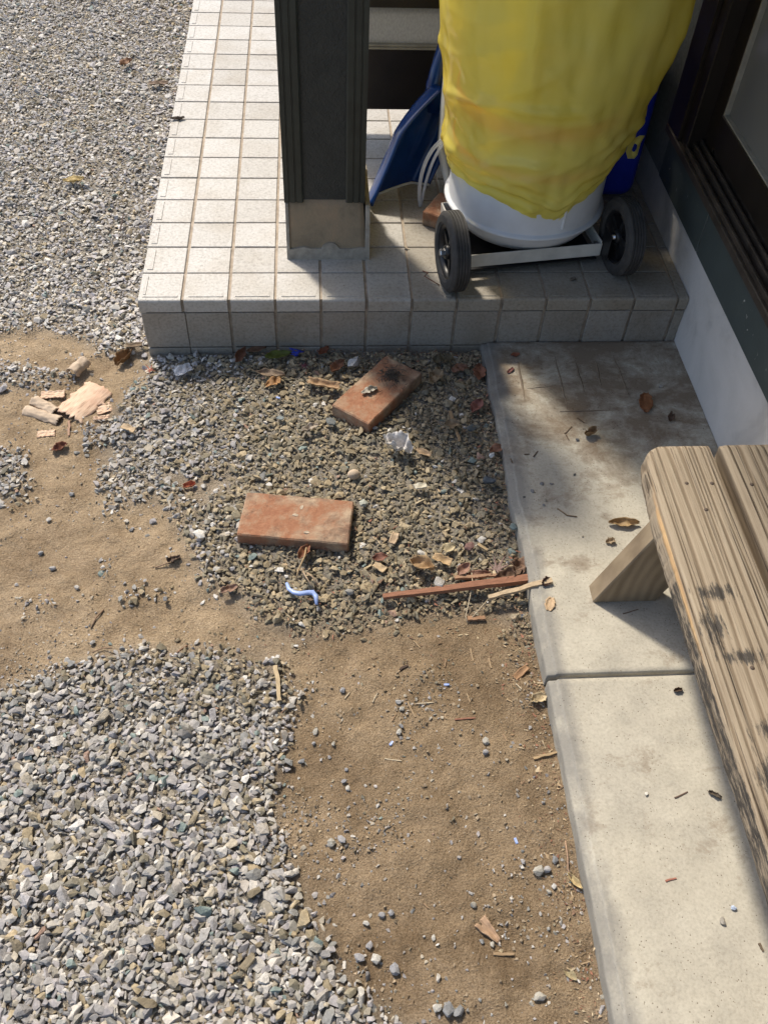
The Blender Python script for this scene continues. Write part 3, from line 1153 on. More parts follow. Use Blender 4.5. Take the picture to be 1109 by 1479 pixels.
# ------------------------------------------------------------------ post
def make_post():
    p = empty('porch_post', (0.412, 0.268, TOP))
    tag(p, 'square green-black post with grooved corner trims on a mortar plinth', 'post')
    h = 0.0885
    z0, z1 = 0.126, 0.92
    link('core_panel', bm_mesh('core_panel', box_bm((-h + .007, -h + .007, z0 + .004), (h - .007, h - .007, z1))), M['post_panel'], p)
    link('cap', bm_mesh('cap', box_bm((-h - .012, -h - .012, z1 + .0005), (h + .012, h + .012, z1 + .03), .004)), M['post_paint'], p)
    w = 0.042
    for sx in (-1, 1):
        for sy in (-1, 1):
            # grooved angle trim, outline in plan
            pts = [(h, -h)]
            out = [(0, 0), (0.010, 0), (0.0108, 0.0022), (0.0128, 0.0022), (0.0136, 0), (0.024, 0), (0.0248, 0.0022), (0.0268, 0.0022), (0.0276, 0), (w - .003, 0), (w, 0.002), (w, 0.0075)]
            a = [(q, d) for q, d in out]
            inner = [(0.0075, 0.0075)]
            b = [(d, q) for q, d in out][::-1][:-1]
            poly = [(q - h, d - h) for q, d in a + inner + b]
            poly = [(sx * -x, sy * -y) for x, y in poly]
            link('corner_trim', bm_mesh('corner_trim', prism_bm(poly, z0, z1, 'z')), M['post_paint'], p)
    # plinth: battered mortar block with a thin lighter skirt and side form
    def frustum(x0, x1, y0, y1, X0, X1, Y0, Y1, za, zb, wob=0.0):
        bm = bmesh.new()
        n = 14
        rows = []
        for k in range(9):
            t = k / 8
            z = za + (zb - za) * t
            a, b, c, d = x0 + (X0 - x0) * t, x1 + (X1 - x1) * t, y0 + (Y0 - y0) * t, y1 + (Y1 - y1) * t
            ring = [(a + (b - a) * i / n, c) for i in range(n)] + [(b, c + (d - c) * i / n) for i in range(n)] + [(b - (b - a) * i / n, d) for i in range(n)] + [(a, d - (d - c) * i / n) for i in range(n)]
            rows.append([bm.verts.new((x, y + mnoise.noise((x * 40, z * 40, 1)) * wob, z)) for x, y in ring])
        for k in range(8):
            for i in range(4 * n):
                bm.faces.new((rows[k][i], rows[k][(i + 1) % (4 * n)], rows[k + 1][(i + 1) % (4 * n)], rows[k + 1][i]))
        bm.faces.new(rows[8])
        bm.faces.new(rows[0][::-1])
        return bm
    cx, cy = 0.412, 0.268
    pl = link('plinth', bm_mesh('plinth', frustum(.331 - cx, .506 - cx, .156 - cy, .378 - cy, .3275 - cx, .497 - cx, .187 - cy, .352 - cy, -0.002, 0.130, .0012), True), M['plinth_mortar'], p)
    # skirt with a broken upper edge
    bm = bmesh.new()
    n = 46
    lo, hi, bk = [], [], []
    for i in range(n + 1):
        x = .3265 - cx + (.5125 - .3265) * i / n
        t = 0.024 + mnoise.noise((x * 30, 3, 1)) * 0.006 + (0.013 if .42 < i / n < .62 else 0) * math.sin((i / n - .42) / .2 * math.pi) ** 0.5 if .42 < i / n < .62 else 0.024 + mnoise.noise((x * 30, 3, 1)) * 0.005
        slope = (.187 - .156) / 0.130
        lo.append(bm.verts.new((x, .1495 - cy, -0.002)))
        hi.append(bm.verts.new((x, .1515 - cy + slope * t, t)))
        bk.append(bm.verts.new((x, .165 - cy + slope * t, t)))
    for i in range(n):
        bm.faces.new((lo[i], lo[i + 1], hi[i + 1], hi[i]))
        bm.faces.new((hi[i], hi[i + 1], bk[i + 1], bk[i]))
    link('skirt', bm_mesh('skirt', bm), M['plinth_light'], pl)
    link('side_form', bm_mesh('side_form', prism_bm([(.150 - cy, -.002), (.385 - cy, -.002), (.358 - cy, .123), (.182 - cy, .123)], .3248 - cx, .3322 - cx, 'x', 0.001)), M['plinth_light'], pl)
    link('side_form', bm_mesh('side_form', prism_bm([(.150 - cy, -.002), (.385 - cy, -.002), (.358 - cy, .118), (.182 - cy, .118)], .5025 - cx, .5128 - cx, 'x', 0.001)), M['plinth_light'], pl)


make_post()

# ------------------------------------------------------------------ glazed windbreak screen
def make_screen():
    s = empty('windbreak_screen', (0.83, 0.755, TOP))
    tag(s, 'dark brown windbreak screen with frosted glass panes behind the blue shovel', 'screen')
    bmz = M['brown_metal']
    def b(name, lo, hi, m, bev=0.0015):
        return link(name, bm_mesh(name, box_bm(lo, hi, bev)), m, s)
    x0, x1 = -0.445, 0.375
    b('stile', (x0, -.018, .06), (x0 + .045, .018, .70), bmz)
    b('stile', (x1 - .045, -.018, .06), (x1, .018, .70), bmz)
    b('foot', (x0 + .002, -.05, -.001), (x0 + .043, .05, .0605), bmz)
    b('foot', (x1 - .043, -.05, -.001), (x1 - .002, .05, .0605), bmz)
    b('kick_panel', (x0 + .0455, -.015, .061), (x1 - .0455, .015, .2165), bmz)
    b('glazing_bead', (x0 + .0455, -.019, .217), (x1 - .0455, .010, .2225), M['bead'], 0.001)
    b('glazing_bead', (x0 + .0455, -.016, .223), (x1 - .0455, .010, .2275), M['bead'], 0.001)
    z = 0.228
    while z < 0.6:
        b('glass_pane', (x0 + .0455, -.004, z), (x1 - .0455, .002, z + .0865), M['frosted_glass'], 0)
        b('cross_rail', (x0 + .0455, -.016, z + .087), (x1 - .0455, .015, z + .152), bmz)
        z += 0.1525
    return s


make_screen()

# ------------------------------------------------------------------ wheeled cylinder
AX = math.radians(8.5)


def make_trolley():
    t = empty('cylinder_cart', (0.878, 0.083, TOP), AX)
    tag(t, 'white steel cylinder on a two-wheeled cart under a yellow bag', 'cart')
    r = 0.086
    # cylinder
    cyl = lathe_mesh('cylinder', [(0.0, .0145), (.085, .020), (.125, .030), (.150, .044), (.165, .064), (.1715, .078), (.1735, .086), (.1738, .0865), (.1830, .0880), (.1855, .092), (.1830, .0960), (.1757, .0972), (.1755, .098),
                                  (.1755, .42), (.1755, .80), (.165, .84), (.13, .875), (.07, .895), (0.0, .90)], 72)
    c = link('cylinder', cyl, M['white_steel'], t)
    c.location = (0.0255, 0.187, 0)
    link('weld_seam', bm_mesh('weld_seam', box_bm((.028, -.1768, .109), (.034, -.168, .40), .0015)), M['white_steel'], c)
    lb = []
    link('orange_band', lathe_mesh('orange_band', [(.1765, .315), (.181, .317), (.181, .345), (.1765, .347)], 72), M['orange_band'], c)
    link('orange_band', lathe_mesh('orange_band', [(.1765, .225), (.180, .226), (.180, .240), (.1765, .241)], 72), M['orange_band'], c)
    # tray frame of bent flat bar
    fr = empty('tray')
    fr.parent = t
    def fb(name, lo, hi):
        return link(name, bm_mesh(name, box_bm(lo, hi, .0012)), M['cream_steel'], fr)
    fb('front_bar', (-.158, .022, .024), (.168, .0255, .056))
    link('shelf', bm_mesh('shelf', box_bm((-.154, .0258, .012), (.164, .23, .0155), .001)), M['black_plastic'], fr)
    fb('side_bar', (-.158, .0258, .0278), (-.1545, .235, .060))
    fb('side_bar', (.1645, .0258, .0278), (.168, .235, .060))
    fb('back_bar', (-.1544, .2315, .0278), (.1644, .235, .060))
    for sx, px in ((-1, -.1535), (1, .1635)):
        m = lathe_mesh('bolt', [(0, -.006), (.0075, -.006), (.0075, 0), (.0045, .0005), (.0045, .004), (0, .004)], 6, 'x', False)
        bo = link('bolt', m, M['zinc'], fr)
        bo.location = (px - sx * .003, .035 if sx > 0 else .06, .046)
    # uprights and handle behind the cylinder
    link('handle_frame', tube_mesh('handle_frame', [(-.12, .24, .03), (-.12, .405, .10), (-.12, .41, .9), (-.09, .43, .97), (.09, .43, .97), (.12, .41, .9), (.12, .405, .10), (.12, .24, .03)], .010, 10), M['cream_steel'], t)
    link('axle', tube_mesh('axle', [(-.215, .0, r), (-.157, .0, r)], .006, 10), M['zinc'], t)
    link('axle', tube_mesh('axle', [(.170, .0, r), (.215, .0, r)], .006, 10), M['zinc'], t)
    link('axle_bracket', bm_mesh('axle_bracket', box_bm((-.1595, -.010, .030), (-.1570, .030, r + .008), .001)), M['cream_steel'], t)
    link('axle_bracket', bm_mesh('axle_bracket', box_bm((.1690, -.010, .030), (.1715, .030, r + .008), .001)), M['black_plastic'], t)
    # wheels
    hw = 0.0195
    for sx in (-1, 1):
        w = empty('wheel')
        w.parent = t
        w.location = (sx * 0.196, 0.0, r)
        prof = [(.058, -hw + .004), (.064, -hw), (.078, -hw + .001), (.0835, -hw + .005)]
        for k in range(5):
            a = -hw + .0075 + k * 0.0063
            prof += [(.0858, a), (.0858, a + .0042), (.0835, a + .0046), (.0835, a + .0058)]
        prof += [(.0835, hw - .005), (.078, hw - .001), (.064, hw), (.058, hw - .004), (.058, -hw + .004)]
        link('tyre', lathe_mesh('tyre', prof, 64, 'x', False), M['rubber'], w)
        link('rim', lathe_mesh('rim', [(.0575, -hw + .006), (.0575, hw - .006), (.053, hw - .007), (.051, 0.002), (.051, -0.002), (.053, -hw + .007), (.0575, -hw + .006)], 48, 'x'), M['black_plastic'], w)
        bm = bmesh.new()
        for k in range(5):
            a = 2 * math.pi * k / 5 + 0.5
            d = Vector((0, math.cos(a), math.sin(a)))
            s = Vector((0, -math.sin(a), math.cos(a)))
            q = []
            for rr_, ww in ((.012, .008), (.052, .0045)):
                for xx in (-.008, .008):
                    q.append([bm.verts.new(d * rr_ + s * e * ww + Vector((xx, 0, 0))) for e in (-1, 1)])
            A, B, D, E = q
            for f in ((A[0], A[1], D[1], D[0]), (B[0], E[0], E[1], B[1]), (A[0], D[0], E[0], B[0]), (A[1], B[1], E[1], D[1])):
                bm.faces.new(f)
        link('spokes', bm_mesh('spokes', bm), M['black_plastic'], w)
        link('hub', lathe_mesh('hub', [(0, -.016), (.014, -.016), (.016, -.012), (.016, .012), (.014, .016), (0, .016)], 24, 'x'), M['black_plastic'], w)
        nut = link('axle_nut', lathe_mesh('axle_nut', [(0, -.006), (.007, -.006), (.0085, -.004), (.0085, .006), (0, .006)], 6, 'x', False), M['zinc'], w)
        nut.location = (sx * .021, 0, 0)


make_trolley()


def make_bag():
    b = empty('yellow_bag', (0.875, 0.278, TOP))
    tag(b, 'translucent yellow plastic bag pulled down over the white cylinder', 'bag')
    nth, nz = 168, 110
    V, F = [], []
    for j in range(nz + 1):
        t = j / nz
        for i in range(nth):
            th = 2 * math.pi * i / nth
            dx, dy = math.cos(th), math.sin(th)
            fr = math.degrees(th) - 360 if th > math.pi else math.degrees(th)      # -90 faces the camera
            # hem line
            hem = 0.168 + 0.004 * mnoise.noise((dx * 3, dy * 3, 5)) + .002 * mnoise.noise((dx * 14, dy * 14, 1))
            hem -= 0.030 * math.exp(-((fr + 86) / 24.0) ** 2) + .018 * math.exp(-((fr + 80) / 8.0) ** 2)
            hem += 0.050 * math.exp(-((fr + 25) / 30.0) ** 2)
            hem += 0.012 * math.exp(-((fr + 150) / 35.0) ** 2)
            z = hem + (0.97 - hem) * (t ** 1.15)
            s = z - hem
            # radial profile: loose skirt at the hem, tucked, bloused, then wide
            rad = 0.183 + 0.004 * math.exp(-(s / .012) ** 2)
            rad += 0.016 * (1 - math.exp(-(s / .05) ** 2))
            wide = min(max((z - 0.19) / 0.36, 0), 1)
            rad += (0.010 + 0.040 * max(dx, 0) + 0.034 * max(-dx, 0)) * (wide * wide * (3 - 2 * wide))
            blouse = math.exp(-((s - .055) / .032) ** 2)
            rad += 0.009 * blouse * (0.6 + 0.8 * max(-dx, 0))
            if z > 0.78:
                q = (z - 0.78) / 0.19
                rad *= max(1 - q * q * 0.96, 0.02)
            # gathered folds near the hem, broad dents above
            a = (.0042 * math.sin(s * 210 + 2.2 * math.sin(th * 2.3) + 3 * mnoise.noise((dx * 2, dy * 2, 1))) + .004 * mnoise.noise((dx * 2, dy * 2, s * 60))) * math.exp(-((s - .035) / .04) ** 2)
            a += mnoise.noise((dx * 4.0, dy * 4.0, z * 7 + 9)) * 0.010 * wide
            a += (abs(mnoise.noise((dx * 3.2 + z * 2.2, dy * 3.2, z * 3.0 - th * 0.7))) - .2) * 0.008
            a += mnoise.noise((th * 9 + z * 14, z * 9 - th * 3, 2)) * 0.0030
            uu, vv = th * .19 * .9 + z * .42, -th * .19 * .42 + z * .9
            a += (.55 - abs(mnoise.noise((uu * 2.4, vv * 8.5, 3.3)))) ** 4 * .075 - .003
            uu, vv = th * .19 * .8 - z * .6, th * .19 * .6 + z * .8
            a += (.5 - abs(mnoise.noise((uu * 3, vv * 12, 8.1)))) ** 5 * .11 - .002
            # diagonal creases over the front
            for (f0, z0, f1, z1, w, am) in ((-172, .345, -70, .40, .011, .012), (-135, .235, -88, .285, .009, .011), (-118, .62, -110, .40, 2.6, .009),
                                            (-170, .33, -122, .235, .010, .008), (-60, .27, -20, .34, .012, .008)):
                if w > 1:
                    if min(z0, z1) < z < max(z0, z1):
                        k = (z - z0) / (z1 - z0)
                        a += am * math.exp(-((fr - (f0 + (f1 - f0) * k)) / w) ** 2) * math.sin(math.pi * k) ** .5
                else:
                    if f0 < fr < f1:
                        k = (fr - f0) / (f1 - f0)
                        zc = z0 + (z1 - z0) * k + 0.012 * math.sin(k * 5)
                        a += am * math.exp(-((z - zc) / w) ** 2) * math.sin(math.pi * k) ** .4 * (1 if z > zc else 0.75)
            lim = 0.1815 + 0.0 * s
            rad2 = max(rad + a, lim) if z < 0.8 else rad
            lean = 0.030 * wide
            V.append((rad2 * dx + lean * 0.6, rad2 * dy, z))
    for j in range(nz):
        for i in range(nth):
            i2 = (i + 1) % nth
            F.append((j * nth + i, j * nth + i2, (j + 1) * nth + i2, (j + 1) * nth + i))
    F.append(tuple(nz * nth + i for i in range(nth)))
    link('film', mesh('film', V, F, True), M['yellow_film'], b)
    # torn ear with a hole, right-hand side
    bm = bmesh.new()
    outer = [(-.028, .036), (.0, .050), (.024, .046), (.031, .018), (.027, -.012), (.020, -.022), (.006, -.019), (-.010, -.016), (-.024, .004)]
    inner = [(-.004, .024), (.002, .031), (.010, .029), (.013, .014), (.012, -.002), (.009, -.008), (.003, -.004), (-.001, .004), (-.005, .014)]
    n = len(outer)
    vo_ = [bm.verts.new((x, 0.004 * math.sin(z * 90) - .004, z)) for x, z in outer]
    vi_ = [bm.verts.new((.004 + (x - .004) * .6, -0.005 + 0.004 * math.cos(x * 200), .010 + (z - .010) * .6)) for x, z in inner]
    for i in range(n):
        bm.faces.new((vo_[i], vo_[(i + 1) % n], vi_[(i + 1) % n], vi_[i]))
    bmesh.ops.subdivide_edges(bm, edges=bm.edges[:], cuts=2, use_grid_fill=True)
    e = link('torn_ear', bm_mesh('torn_ear', bm, True), M['yellow_film'], b)
    e.location = (0.203, -0.070, 0.236)
    e.rotation_euler = (0.1, 0.1, 0.55)
    e.scale = (.8, .8, .8)


make_bag()

# ------------------------------------------------------------------ blue tank, shovel, straps, broken brick on the porch
def make_tank():
    t = empty('blue_tank', (1.098, 0.535, TOP), 0.05)
    tag(t, 'blue plastic fuel tank standing between the bag and the wall', 'tank')
    bm = box_bm((-.088, -.13, 0), (.088, .13, .36), .032, 4)
    link('body', bm_mesh('body', bm, True), M['blue_plastic'], t)
    link('handle', tube_mesh('handle', [(0, -.07, .352), (0, -.065, .395), (0, -.03, .408), (0, .03, .408), (0, .065, .395), (0, .07, .352)], .012, 10), M['blue_plastic'], t)
    c = link('cap', lathe_mesh('cap', [(0, .39), (.021, .39), (.023, .386), (.023, .362), (.019, .358), (.019, .354)], 24), M['black_plastic'], t)
    c.location = (0.045, -.095, 0)


make_tank()


def make_shovel():
    tip, right = Vector((0.492, 0.386, TOP)), Vector((0.655, 0.500, TOP))
    neck = Vector((0.668, 0.575, 0.372))
    bc = (tip + right) / 2
    root = empty('blue_shovel', (bc.x, bc.y, TOP))
    tag(root, 'navy blue plastic shovel leaning behind the post beside the yellow bag', 'shovel')
    ex = (right - tip).normalized()
    ey = (neck - bc)
    ln = ey.length
    ey = (ey - ex * ey.dot(ex))
    off = (neck - bc).dot(ex)
    ln = ey.length
    ey.normalize()
    ez = ex.cross(ey).normalized()
    if ez.y > 0:
        ez = -ez
    hw0 = (right - tip).length / 2
    nu, nv = 26, 30
    V = []
    for j in range(nv + 1):
        v = j / nv
        hw = hw0 * (1.0 + .04 * math.sin(math.pi * min(v * 1.4, 1))) if v < 0.62 else hw0 * (1.04 * (1 - ((v - .62) / .38) ** 1.8) + 0.17 * ((v - .62) / .38) ** 1.8)
        if v < .62:
            hw = hw0 * (1.0 + .04 * v / .62)
        for i in range(nu + 1):
            u = -1 + 2 * i / nu
            wall = max(abs(u) - .72, 0) / .28
            zz = 0.042 * wall ** 1.3 + 0.012 * u * u + 0.020 * v * v + 0.010 * math.sin(math.pi * v)
            zz += 0.0035 * math.exp(-((abs(u) - .34) / .06) ** 2) * (0.12 < v < .8)
            if v > .62:
                zz += 0.012 * ((v - .62) / .38)
            p = bc + ex * (u * hw * (1 - .10 * wall) + off * v) + ey * (v * ln) + ez * zz - root.location
            V.append(p)
    V = [p if p.z > 0.0015 else Vector((p.x, p.y, 0.0015)) for p in V]
    n = nu + 1
    F = [(a * n + b, a * n + b + 1, (a + 1) * n + b + 1, (a + 1) * n + b) for a in range(nv) for b in range(nu)]
    me = mesh('blade', V, F, True)
    o = link('blade', me, M['navy_plastic'], root)
    md = o.modifiers.new('thick', 'SOLIDIFY')
    md.thickness = 0.004
    nk = neck - root.location + ez * .03
    top = Vector((0.845, 0.715, 1.12)) - root.location
    link('socket', tube_mesh('socket', [nk - ey * .06 - ez * .012, nk, nk + (top - nk) * .12], [.026, .022, .017], 12), M['navy_plastic'], root)
    link('shaft', tube_mesh('shaft', [nk + (top - nk) * .11, top], .0135, 12), M['navy_plastic'], root)
    link('grip', tube_mesh('grip', [top + Vector((-.06, .03, .0)), top + Vector((.06, -.03, .0))], .015, 12), M['navy_plastic'], root)
    # worn edge strip
    E = [V[i] + Vector((0, -.002, -.001)) for i in range(n)]
    link('edge_strip', tube_mesh('edge_strip', [Vector((p.x, p.y, max(p.z, .003))) for p in E[n // 3:]], .003, 6), M['cream_steel'], root)


make_shovel()


def ribbon(name, pts, w, mat, col, label, cat, group=None, side=(0, 1, 0)):
    pts = [Vector(p) for p in pts]
    base = pts[0].copy()
    V, F = [], []
    for i, p in enumerate(pts):
        t = (pts[min(i + 1, len(pts) - 1)] - pts[max(i - 1, 0)]).normalized()
        s = t.cross(Vector(side)).normalized() * w / 2
        nn = t.cross(s).normalized() * 0.0006
        V += [p - s - nn - base, p + s - nn - base, p + s + nn - base, p - s + nn - base]
    for i in range(len(pts) - 1):
        a, b = 4 * i, 4 * i + 4
        for k in range(4):
            F.append((a + k, a + (k + 1) % 4, b + (k + 1) % 4, b + k))
    F += [(3, 2, 1, 0), tuple(4 * (len(pts) - 1) + k for k in range(4))]
    o = link(name, mesh(name, V, F, True), mat)
    o.location = base
    o.color = (*col, 1)
    tag(o, label, cat, group)
    return o


def curve(p0, p1, p2, p3, n=14):
    p0, p1, p2, p3 = map(Vector, (p0, p1, p2, p3))
    return [p0 * (1 - t) ** 3 + p1 * 3 * t * (1 - t) ** 2 + p2 * 3 * t * t * (1 - t) + p3 * t ** 3 for t in [i / n for i in range(n + 1)]]


ribbon('plastic_strap', curve((.705, .36, .345), (.655, .37, .33), (.63, .36, .24), (.648, .365, .163), 16), .009, M['clear_film'], (1, 1, 1),
       'clear plastic strap looping down to the tiles left of the cylinder', 'strap')
ribbon('plastic_strap', curve((.705, .38, .335), (.675, .37, .31), (.658, .38, .25), (.650, .37, .164), 16), .007, M['clear_film'], (1, 1, 1),
       'thin inner plastic strap hanging straight beside the longer loop', 'strap')


def brick(name, lx, ly, lz, loc, rz, label, rx=0.0, seed=0):
    bm = bmesh.new()
    bmesh.ops.create_grid(bm, x_segments=1, y_segments=1, size=.5)
    bm.free()
    bm = box_bm((-lx / 2, -ly / 2, 0), (lx / 2, ly / 2, lz), .0025, 1)
    bmesh.ops.subdivide_edges(bm, edges=[e for e in bm.edges if e.calc_length() > .02], cuts=9, use_grid_fill=True)
    for v in bm.verts:
        q = v.co * 35 + Vector((seed * 7, 0, 0))
        d = Vector((mnoise.noise(q), mnoise.noise(q + Vector((9, 0, 0))), mnoise.noise(q + Vector((0, 9, 0)))))
        v.co += d * 0.0009 + Vector((mnoise.noise(q * 3.1), mnoise.noise(q * 3.3), mnoise.noise(q * 2.9))) * .0004
        if v.co.z > lz * .6:
            v.co.z += mnoise.noise(v.co * 14) * .0009
    o = link(name, bm_mesh(name, bm, False), M['brick'])
    o.location = loc
    o.rotation_euler = (rx, 0, rz)
    tag(o, label, 'brick')
    return o


b1c = ((0.245 + .454 + .443 + .233) / 4, (-.444 - .473 - .584 - .553) / 4)
brick('brick', .211, .108, .030, (b1c[0], b1c[1], 0.010), -0.138, 'flat red-brown brick lying alone on the gravel, bare on top', 0.0, 1)
b2a = math.atan2(.269 - .091, .615 - .506)
brick('brick', .203, .098, .036, (.5185, -.164, 0.014), math.atan2(-.083 + .215, .527 - .423) , 'red brick with a dark dust clump and torn leaf on it', 0.0, 2)
brick('brick', .10, .07, .036, (.700, .318, TOP), 1.05, 'broken brick piece on the porch tiles behind the cart wheel', 0.0, 3)

# ------------------------------------------------------------------ bench
def make_bench():
    zt = 0.310
    root = empty('plank_bench', (1.03, -1.1, PATH))
    tag(root, 'low weathered plank bench with a charred live edge on the concrete path', 'bench')
    off = Vector((1.03, -1.1, PATH))

    def plank(name, ledge, redge, y0, y1, th, live, seed):
        """ledge/redge: functions of y giving the plank's sides"""
        ny, nx = 150, 14
        V, F, soot, fresh = [], [], [], []
        SO = [(.965, -.895, .050, .026), (.945, -.955, .028, .05), (.975, -1.005, .05, .020), (.985, -1.115, .05, .030), (.955, -1.18, .035, .05), (1.005, -1.19, .03, .04)]
        for j in range(ny + 1):
            y = y0 + (y1 - y0) * j / ny
            a, b = ledge(y), redge(y)
            row = []
            jag = 0.0
            if live:
                jag = mnoise.noise((y * 7, seed, 0)) * .004 + mnoise.noise((y * 30, seed, 2)) * .0012 + mnoise.noise((y * 110, seed, 2)) * .0008
            end = max(0, 1 - (y0 - y) / .022) if y0 > y1 else 0
            rnd = .016 * end ** 2 if live else 0.001 * end
            for i in range(nx + 1):
                u = i / nx
                x = a + jag * (1 - u) ** 3 + (b - a) * u
                if live and u < .5:
                    x += rnd * (1 - u * 2) ** 1.5
                z = zt - .0035 * (max(0, .10 - u) / .10) ** 2 + mnoise.noise((x * 60, y * 4, seed)) * .0008 - end ** 4 * .0025
                row.append((x, y, z))
            # right face, bottom, left live edge
            row.append((b + .0005, y, zt - .003))
            row.append((b + .0005, y, zt - th))
            flare = (0.004 + mnoise.noise((y * 6, seed, 7)) * .004 + mnoise.noise((y * 70, seed, 7)) * .0015) if live else 0.0
            bulge = max(0, mnoise.noise((y * 6 + 3, seed, 5))) * .006 if live else 0
            row.append((a + jag + rnd - flare * .4, y, zt - th))
            row.append((a + jag * 1.5 + rnd - flare - bulge, y, zt - th * .72))
            row.append((a + jag * 1.3 + rnd - flare * .8, y, zt - th * .42))
            row.append((a + jag + rnd - flare * .3 - .001, y, zt - th * .16))
            for k, p in enumerate(row):
                V.append(Vector(p) - off)
                sv = 0.0
                if live and k <= nx:
                    for (sx, sy, rx_, ry_) in SO:
                        sv = max(sv, .86 - math.hypot((p[0] - sx) / rx_, (p[1] - sy) / ry_) * .62)
                    sv = max(sv, .14)
                elif live and k > nx + 2:
                    sv = .62 if y < -.86 else .2
                soot.append(max(0, min(1, sv)) if live else 0)
                fr = 0.0
                if live and (k == 0 or k == nx + 6):
                    fr = .50
                elif live and k == nx + 5:
                    fr = .3
                fresh.append(fr)
        n = nx + 7
        F = [(a * n + k, (a + 1) * n + k, (a + 1) * n + (k + 1) % n, a * n + (k + 1) % n) for a in range(ny) for k in range(n)]
        F += [tuple(range(n)), tuple(ny * n + k for k in range(n))[::-1]]
        me = mesh(name, V, F, False)
        for nm, arr in (('soot', soot), ('fresh', fresh)):
            at = me.attributes.new(nm, 'FLOAT', 'POINT')
            at.data.foreach_set('value', arr)
        o = link(name, me, M['old_wood'], root)
        return o

    p1 = plank('plank', lambda y: .9186 + .016 * math.exp((y + .612) / .10), lambda y: 1.0427, -.597, -1.72, .045, True, 1.0)
    p1['label'] = 'plank with charred patches and a ragged live edge'
    plank('plank', lambda y: 1.0625, lambda y: 1.206, -.596, -1.72, .045, False, 2.0)
    # splayed legs of thick board
    for y in (-.690, -1.58):
        for sx in (1, -1):
            c = 1.055
            poly = [(.876, PATH - .0005), (.992, PATH - .0005), (1.069, .2645), (.953, .2645)]
            if sx < 0:
                poly = [(2 * c - x, z) for x, z in poly][::-1]
                poly = [(min(x, 1.2195), z) for x, z in poly]
            if sx > 0:
                bm = prism_bm([(x - off.x, z - off.z) for x, z in poly], y - off.y - .038, y - off.y, 'y', .0022)
            else:
                bm = prism_bm([(x - off.x, z - off.z) for x, z in poly], y - off.y + .003, y - off.y + .041, 'y', .0022)
            link('leg', bm_mesh('leg', bm), M['leg_wood'], root)
    k = 0
    for (x, y) in ((0.981, -0.682), (1.023, -0.683), (0.997, -0.738), (1.088, -0.687), (0.979, -1.022)):
        nl = link('nail_head', lathe_mesh('nail_head', [(0, .0016), (.0026, .0014), (.0034, .0004), (.0034, -.004)], 10), M['nail'], root)
        nl.location = Vector((x, y, zt)) - off


make_bench()

# ------------------------------------------------------------------ litter
TAN, PALE, BROWN, RUST, DARK = (.52, .38, .23), (.66, .56, .40), (.27, .15, .085), (.42, .15, .065), (.09, .06, .045)


def leaf(xy, L, W, rz, col, label, cat='leaf', group=None, shape='oval', curl=.4, crump=.38, z=None, name='dead_leaf', mat='leaf', tilt=(0, 0), seed=0):
    nu, nv = 14, 9
    L, W = L * 1.15, W * 1.15
    V = []
    for j in range(nu + 1):
        t = j / nu
        if shape == 'oval':
            w = math.sin(math.pi * min(max(t, .02), .985)) ** .8 * (1 - .25 * t) * (1 + .35 * mnoise.noise((t * 6, seed, 7)))
        elif shape == 'chip':
            w = .8 + .25 * mnoise.noise((t * 5, seed, 1))
        elif shape == 'tri':
            w = 1 - .8 * t
        else:                                   # ragged
            w = math.sin(math.pi * min(max(t, .05), .95)) ** .5 * (.75 + .5 * mnoise.noise((t * 7, seed, 3)))
        for i in range(nv + 1):
            s = -1 + 2 * i / nv
            x = (t - .5) * L + (mnoise.noise((s * 3, t * 3, seed + 4)) * .07 * L if shape != 'oval' else 0)
            y = s * w * W / 2 + mnoise.noise((t * 4, seed, s)) * .05 * W
            zz = curl * W * .5 * (s * s) * (0.6 + .4 * math.sin(t * 3)) + curl * L * .25 * (t - .5) ** 2 + mnoise.noise((x * 90, y * 90, seed)) * crump * W * .5
            zz += .02 * W * (abs(s) < .15)
            V.append((x, y, zz))
    mz = min(v[2] for v in V)
    V = [(a, b, c - mz) for a, b, c in V]
    n = nv + 1
    F = [(a * n + b, a * n + b + 1, (a + 1) * n + b + 1, (a + 1) * n + b) for a in range(nu) for b in range(nv)]
    o = link(name, mesh(name, V, F, True), M[mat])
    md = o.modifiers.new('thick', 'SOLIDIFY')
    md.thickness = .0006 if mat == 'leaf' else .0022
    md.offset = 1
    zz = surf(*xy) if z is None else z
    o.location = (xy[0], xy[1], zz)
    o.rotation_euler = (tilt[0], tilt[1], rz)
    o.color = (*col, 1)
    tag(o, label, cat, group)
    return o


